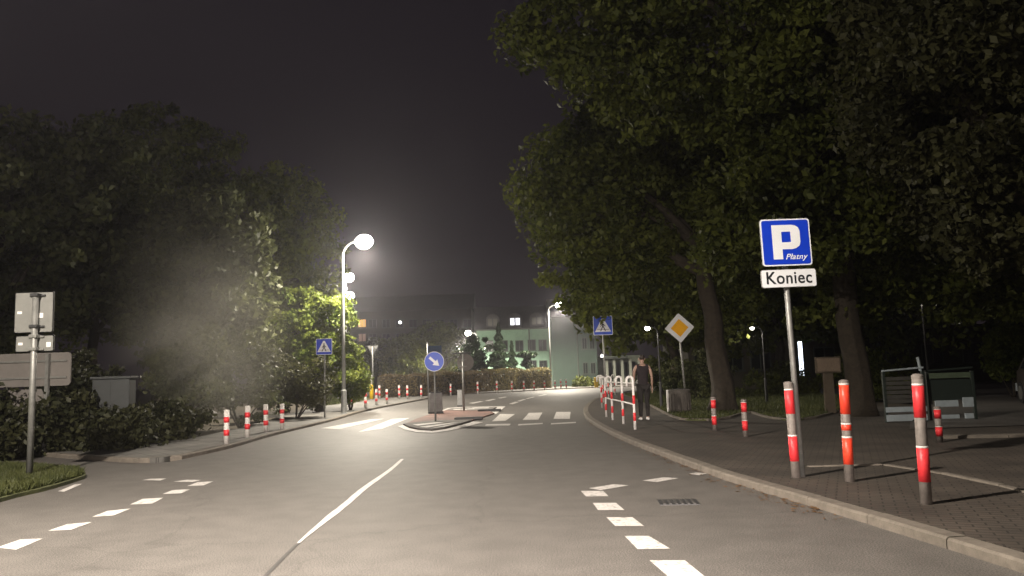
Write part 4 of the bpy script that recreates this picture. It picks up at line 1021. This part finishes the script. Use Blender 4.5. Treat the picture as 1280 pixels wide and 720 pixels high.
# left side
tree('bright_maple', 'yellow green maple glowing under the left street lamp', (P(400, 500, 34.5).x, 34.5, 0), .16,
     [E(378, 412, 34, 1.9, 1.7), E(345, 400, 34.5, 1.1, 1.4), E(412, 410, 33.2, 1.1, 1.6), E(436, 458, 33.5, .6, .9), E(385, 450, 34, 2.0, 1.2)], 240, 130, .42, .15, M_LEAF2, 51, limbs=12)
for i, (px, d, pyc, rx, rz_, m_, lab) in enumerate(((-20, 27, 300, 4.4, 4.6, M_LEAF3, 'dark tree behind the grey double sign at the left edge'), (120, 33, 290, 4.6, 5.0, M_LEAF3, 'dark tree above the pale cabinet on the left'),
        (235, 30, 350, 3.4, 3.6, M_LEAF3, 'greyish tree between the cabinet and the maple'), (330, 42, 310, 4.6, 4.6, M_LEAF, 'dark tree behind the bright maple'), (200, 44, 260, 6.0, 6.0, M_LEAF, 'tallest dark tree of the left side'),
        (500, 96, 446, 5.0, 2.6, M_LEAF, 'far dark tree left of the arrow sign'), (552, 100, 436, 4.5, 3.6, M_LEAF, 'far dark tree behind the arrow sign'), (20, 40, 330, 5, 5.5, M_LEAF, 'second dark tree behind the left edge'))):
    c = P(px, pyc, d); tree('background_tree', lab, (c.x, d, -.03), .25, [(c, (rx, rx * .7, rz_))], 190, 115, .8, .24, m_, 60 + i, limbs=8, shell=.35)
def shrub(label, c, r, n, per, rc, leaf, m, seed, group='shrubs beside the road'):
    c = Vector(c); base = Vector((c.x, c.y, -.03)); t = thing('shrub', label, 'shrub', base, 0, group)
    cs, pts, rng = crown_pts([(tuple(c - base), r)], n, per, rc, seed, .2); pts = pts[pts[:, 2] > .02]
    quads_mesh('foliage', leaf_quads(pts, leaf, rng), len(pts), m, t)
    bm = BM()
    for i in range(6):
        e = Vector(cs[i]); e.z = max(e.z, .2); tube(bm, [(0, 0, -.02), e * .5 + Vector((0, 0, .1)), e], [.03, .02, .008], 6)
    obj('stems', bm, M_BARK, t)
    return t
for i, (px, py, d, rx, rz_, m_, lab) in enumerate(((300, 470, 25, 1.5, 1.5, M_LEAF3, 'greyish shrub behind the left row of bollards'), (235, 470, 22, 1.3, 1.5, M_LEAF3, 'tall greyish shrub left of the first left bollard'),
        (212, 528, 19.5, .8, .42, M_SHRUB, 'low brown shrub at the end of the left pavement'), (142, 536, 17, .8, .42, M_SHRUB, 'low dark shrub in front of the pale cabinet'), (70, 530, 16.9, 1.0, .75, M_SHRUB, 'dark shrub under the wide direction board'),
        (-5, 535, 16, 1.1, .8, M_SHRUB, 'dark shrub at the left edge behind the verge'), (370, 480, 29, 1.5, 1.0, M_LEAFB, 'brown shrub left of the crossing sign'), (95, 490, 20, 1.0, 1.0, M_SHRUB, 'shrub right of the direction board'),
        (438, 478, 35, .8, .8, M_LEAF2, 'bright shrub at the foot of the tall street lamp'), (830, 468, 40, 1.3, 1.0, M_LEAF, 'dark round shrub right of the walking person'), (872, 470, 34, 1.5, 1.1, M_LEAF3, 'dim shrub behind the litter bin'),
        (975, 478, 36, 2.2, .9, M_LEAF, 'low dark shrub behind the lawn'), (1090, 470, 30, 1.6, 1.3, M_LEAF, 'dark shrub beside the thick trunk'), (1262, 440, 27, .8, .9, M_LEAF2, 'pale green shrub above the right edge car'),
        (592, 446, 86, 2.0, 2.4, M_CONIF, 'dark shrub under the lamp by the green wall'), (733, 484, 79, 1.2, .8, M_LEAF, 'small shrub at the foot of the green house wing'))):
    c = P(px, py, d); shrub(lab, c, (rx, rx * .8, rz_), 60, 110, .38 if d < 50 else .6, .12 if d < 50 else .25, m_, 90 + i)
# conifers before the green wall
def conifer(label, px, d, top_py, rmax, seed):
    zt = P(px, top_py, d).z; rng = np.random.default_rng(seed); x = P(px, 450, d).x
    t = thing('conifer', label, 'tree', (x, d, -.03), 0, 'conifers before the green house')
    n = 9000; f = rng.random(n) ** .7; z = zt * (1 - f) * 1 + .2; lay = .72 + .28 * np.sin(z * 7); rad = rmax * f * lay * rng.random(n) ** .4; a = rng.uniform(0, 2 * PI, n)
    pts = np.stack([rad * np.cos(a), rad * np.sin(a), z - rad * .25], 1); pts = pts[pts[:, 2] > 0]
    quads_mesh('crown', leaf_quads(pts, .22, rng), len(pts), M_CONIF, t)
    bm = BM(); tube(bm, [(0, 0, 0), (0, 0, zt * .95)], [.16, .02], 8); obj('trunk', bm, M_BARK, t)
conifer('dark conifer in front of the bright part of the green wall', 624, 84, 405, 2.3, 5)
conifer('smaller dark conifer right of the tallest one before the green wall', 640, 85, 428, 1.4, 6)
# small flat-topped garden tree
c = P(658, 444, 80); tree('garden_tree', 'small flat topped garden tree before the lit green wall', (c.x, 80, 0), .08, [((c.x, 80, c.z), (1.15, .8, .25)), ((c.x, 80, c.z - .8), (.5, .4, .6))], 40, 80, .3, .2, M_CONIF, 77, limbs=4)
# hedge
def hedge(label, pts, h, seed, m, wid=1.1):
    base = Vector((*pts[0], -.03)); t = thing('hedge', label, 'hedge', base, 0, 'clipped hedges round the bend')
    rng = np.random.default_rng(seed); V = []; bm = BM()
    for a, b in zip(pts, pts[1:]):
        L = (b - a).length; tn = (b - a) / L; nn = Vector((-tn.y, tn.x)); n = int(L * h * 260)
        u_ = rng.uniform(0, L, n); face = rng.random(n) < .72
        front = np.where(face, -.5 * wid + rng.normal(0, .06, n), rng.uniform(-.5, .5, n) * wid)
        hh = h * (1 + .05 * np.sin(u_ * .9 + seed) + .04 * np.sin(u_ * 2.3)); z = np.where(face, rng.uniform(0.05, 1, n) * hh, hh + rng.normal(0, .05, n))
        V.append(np.stack([a.x - base.x + tn.x * u_ + nn.x * -front * -1, a.y - base.y + tn.y * u_ + nn.y * front, z], 1))
        mid = (a + b) / 2; box(bm, (mid.x - base.x, mid.y - base.y, h * .46), (L + .1, wid * .85, h * .92), 0, math.atan2(tn.y, tn.x))
    obj('branches', bm, mat('hedge_core', (.04, .033, .018), .95, var=.4, scale=10, bump=.9, bscale=10), t)
    pts_ = np.concatenate(V); quads_mesh('foliage', leaf_quads(pts_, .13, rng), len(pts_), m, t)
h1 = [Vector(P(px, 480, d)[:2]) for px, d in ((684, 78), (640, 74.5), (606, 70))]
h2 = [Vector(P(px, 480, d)[:2]) for px, d in ((606, 69.9), (570, 64), (520, 59), (474, 58))]
hedge('clipped hedge right of the arrow sign, before the green house', h1[::-1], 2.0, 3, M_HEDGE)
hedge('darker clipped hedge behind the arrow sign and left of it', h2[::-1], 1.75, 4, M_HEDGE2)

# ------------------------------------------------------------------ walking person
def skin_mesh(nodes, edges, sub=2):
    me = bpy.data.meshes.new('tmp'); names = list(nodes); me.from_pydata([nodes[k][0] for k in names], [(names.index(a), names.index(b)) for a, b in edges], [])
    o = bpy.data.objects.new('tmp', me); COL.objects.link(o)
    md = o.modifiers.new('s', 'SKIN'); md.use_smooth_shade = True
    for i, k in enumerate(names):
        sv = me.skin_vertices[0].data[i]; r = nodes[k][1]; sv.radius = r if isinstance(r, tuple) else (r, r); sv.use_root = (i == 0)
    sd = o.modifiers.new('b', 'SUBSURF'); sd.levels = sub; sd.render_levels = sub
    bpy.context.view_layer.update()
    r = bpy.data.meshes.new_from_object(o.evaluated_get(bpy.context.evaluated_depsgraph_get())); bpy.data.objects.remove(o)
    r.polygons.foreach_set('use_smooth', [True] * len(r.polygons)); return r
def person():
    b = G(806, 525.5, SW)
    t = thing('person', 'person in dark sleeveless top and dark trousers walking away behind the tube barrier', 'person', b, 0.05)
    N = {'pelvis': ((0, 0, .94), (.14, .10)), 'waist': ((0, 0, 1.08), (.125, .09)), 'chest': ((0, 0, 1.27), (.155, .105)), 'upper': ((0, 0, 1.40), (.13, .085)), 'neck': ((0, .005, 1.48), .05), 'jaw': ((0, .02, 1.55), (.062, .07)), 'head': ((0, .02, 1.63), (.078, .092)), 'crown': ((0, .01, 1.70), (.06, .07))}
    Ed = [('pelvis', 'waist'), ('waist', 'chest'), ('chest', 'upper'), ('upper', 'neck'), ('neck', 'jaw'), ('jaw', 'head'), ('head', 'crown')]
    for s, q in ((-1, 'l'), (1, 'r')):
        fwd = .09 if s > 0 else -.07
        N[q + 'sh'] = ((s * .17, 0, 1.41), .052); N[q + 'ua'] = ((s * .215, -fwd * .15, 1.28), .045); N[q + 'el'] = ((s * .235, -fwd * .4, 1.12), .036); N[q + 'fa'] = ((s * .245, -fwd * .2 + .02, .99), .032); N[q + 'wr'] = ((s * .25, fwd * .2 + .03, .87), .024)
        N[q + 'pm'] = ((s * .25, .045, .81), (.018, .036))
        N[q + 'hip'] = ((s * .09, 0, .88), .092); N[q + 'th'] = ((s * .095, fwd * .3, .68), .078); N[q + 'kn'] = ((s * .098, fwd * .8, .48), .054); N[q + 'ca'] = ((s * .098, fwd * .5, .33), .052); N[q + 'an'] = ((s * .10, fwd * .3, .09), .034); N[q + 'ft'] = ((s * .105, fwd * .3 + .12, .04), (.035, .025))
        Ed += [('upper', q + 'sh'), (q + 'sh', q + 'ua'), (q + 'ua', q + 'el'), (q + 'el', q + 'fa'), (q + 'fa', q + 'wr'), (q + 'wr', q + 'pm'), ('pelvis', q + 'hip'), (q + 'hip', q + 'th'), (q + 'th', q + 'kn'), (q + 'kn', q + 'ca'), (q + 'ca', q + 'an'), (q + 'an', q + 'ft')]
        for k, (dy, L) in enumerate(((-.024, .075), (-.008, .088), (.008, .085), (.024, .068))):
            a = q + 'f%d' % k; N[a + 'a'] = ((s * .252, .048 + dy, .785), .0095); N[a + 'b'] = ((s * .250, .052 + dy, .785 - L * .55), .0088); N[a + 'c'] = ((s * .242, .060 + dy, .785 - L), .0075)
            Ed += [(q + 'pm', a + 'a'), (a + 'a', a + 'b'), (a + 'b', a + 'c')]
        N[q + 'ta'] = ((s * .238, .082, .80), .011); N[q + 'tb'] = ((s * .230, .096, .765), .0095); Ed += [(q + 'pm', q + 'ta'), (q + 'ta', q + 'tb')]
    skin = mat('skin', (.40, .26, .20), .55, var=.06)
    me = skin_mesh(N, Ed, 1); me.materials.append(skin); share('body', me, t)
    cloth = mat('black_cloth', (.022, .016, .018), .9, var=.3, scale=12, bump=.3, bscale=30); tr_ = mat('dark_trousers', (.020, .017, .016), .9, var=.3, scale=10, bump=.3, bscale=25)
    g = lambda k, e: (N[k][0], tuple(v + e for v in N[k][1]) if isinstance(N[k][1], tuple) else N[k][1] + e)
    T = {k: g(k, .028) for k in ('waist', 'chest', 'upper')}; T['hem'] = ((0, 0, .90), (.185, .145)); T['ls'] = ((-.15, 0, 1.41), .075); T['rs'] = ((.15, 0, 1.41), .075)
    me = skin_mesh(T, [('hem', 'waist'), ('waist', 'chest'), ('chest', 'upper'), ('upper', 'ls'), ('upper', 'rs')]); me.materials.append(cloth); share('sleeveless_top', me, t)
    T = {'pelvis': g('pelvis', .016)}; ed = []
    for q in 'lr':
        for k in ('hip', 'th', 'kn', 'ca', 'an'): T[q + k] = g(q + k, .014)
        ed += [('pelvis', q + 'hip'), (q + 'hip', q + 'th'), (q + 'th', q + 'kn'), (q + 'kn', q + 'ca'), (q + 'ca', q + 'an')]
    me = skin_mesh(T, ed); me.materials.append(tr_); share('trousers', me, t)
    for s in (-1, 1):
        fwd = .09 if s > 0 else -.07
        me = skin_mesh({'h': ((s * .10, fwd * .3 - .04, .05), (.043, .045)), 'm': ((s * .103, fwd * .3 + .06, .045), (.045, .04)), 't': ((s * .106, fwd * .3 + .17, .035), (.042, .03))}, [('h', 'm'), ('m', 't')]); me.materials.append(M_WHITE); share('shoe', me, t)
    me = skin_mesh({'a': ((0, -.03, 1.575), (.066, .05)), 'b': ((0, -.022, 1.65), (.086, .085)), 'c': ((0, .005, 1.715), (.072, .082))}, [('a', 'b'), ('b', 'c')]); me.materials.append(mat('hair', (.03, .02, .014), .6, var=.3, scale=40)); share('hair', me, t)
    for s in (-1, 1):
        bm = BM(); bmesh.ops.create_uvsphere(bm, u_segments=8, v_segments=6, radius=1, matrix=Matrix.Translation((s * .084, .015, 1.61)) @ Matrix.Diagonal((.012, .022, .034, 1))); obj('ear', bm, skin, t, True)
    bm = BM(); bmesh.ops.create_cone(bm, cap_ends=True, segments=8, radius1=.02, radius2=.006, depth=.05, matrix=Matrix.Translation((0, .115, 1.60)) @ Matrix.Rotation(-PI / 2 - .5, 4, 'X')); obj('nose', bm, skin, t, True)
    bm = BM(); box(bm, (0, .098, 1.558), (.045, .012, .010), .003); obj('mouth', bm, mat('lips', (.4, .17, .15), .5), t)
    for s in (-1, 1):
        bm = BM(); bmesh.ops.create_uvsphere(bm, u_segments=8, v_segments=6, radius=.012, matrix=Matrix.Translation((s * .032, .098, 1.635))); obj('eye', bm, M_BLACK, t, True)
person()

# ------------------------------------------------------------------ haze volume added to imitate lamp glow and glare
bm = BM(); box(bm, (0, 60, 14.0), (190, 260, 30.1))
hz = obj('haze', bm, [], None); tag(hz, kind='stuff'); hz['label'] = 'thin haze added to give the street lamps their glow'; hz['category'] = 'haze'
m = bpy.data.materials.new('glow_haze'); m.use_nodes = True; n = m.node_tree.nodes; n.clear()
o = n.new('ShaderNodeOutputMaterial'); v = n.new('ShaderNodeVolumePrincipled'); v.inputs['Density'].default_value = 0.0012; v.inputs['Anisotropy'].default_value = 0.78
v.inputs['Color'].default_value = (.80, .79, .88, 1); m.node_tree.links.new(v.outputs[0], o.inputs['Volume']); hz.data.materials.append(m)

# added volume imitating windscreen glare over the left shrubs
bm = BM(); mc = P(258, 405, 20.5); bmesh.ops.create_icosphere(bm, subdivisions=3, radius=1, matrix=Matrix.Diagonal((2.9, 2.4, 4.0, 1)))
mo = obj('glare_veil', bm, []); mo.location = mc; tag(mo, 'pale volume added for windscreen glare over the shrubs left of the bright maple', 'glare_veil', kind='stuff')
m = bpy.data.materials.new('glare_veil'); m.use_nodes = True; n = m.node_tree.nodes; n.clear(); L = m.node_tree.links
o = n.new('ShaderNodeOutputMaterial'); v = n.new('ShaderNodeVolumePrincipled'); v.inputs['Anisotropy'].default_value = .3; v.inputs['Color'].default_value = (.9, .87, .8, 1)
t_ = n.new('ShaderNodeTexCoord'); z = n.new('ShaderNodeTexNoise'); z.inputs['Scale'].default_value = .55; z.inputs['Detail'].default_value = 3; L.new(t_.outputs['Object'], z.inputs[0])
mp = n.new('ShaderNodeMapping'); mp.inputs['Scale'].default_value = (1 / 2.9, 1 / 2.4, 1 / 4.0); L.new(t_.outputs['Object'], mp.inputs[0])
ln = n.new('ShaderNodeVectorMath'); ln.operation = 'LENGTH'; L.new(mp.outputs[0], ln.inputs[0])
fa = n.new('ShaderNodeMapRange'); fa.interpolation_type = 'SMOOTHSTEP'; fa.inputs[1].default_value = 1.0; fa.inputs[2].default_value = .15; fa.inputs[3].default_value = 0; fa.inputs[4].default_value = 1; L.new(ln.outputs['Value'], fa.inputs[0])
nr = n.new('ShaderNodeMapRange'); nr.inputs[1].default_value = .35; nr.inputs[2].default_value = .7; nr.inputs[3].default_value = .15; nr.inputs[4].default_value = 1; L.new(z.outputs[0], nr.inputs[0])
mu = n.new('ShaderNodeMath'); mu.operation = 'MULTIPLY'; L.new(fa.outputs[0], mu.inputs[0]); L.new(nr.outputs[0], mu.inputs[1])
mm = n.new('ShaderNodeMath'); mm.operation = 'MULTIPLY'; mm.inputs[1].default_value = .26; L.new(mu.outputs[0], mm.inputs[0]); L.new(mm.outputs[0], v.inputs['Density'])
L.new(v.outputs[0], o.inputs['Volume']); mo.data.materials.append(m)
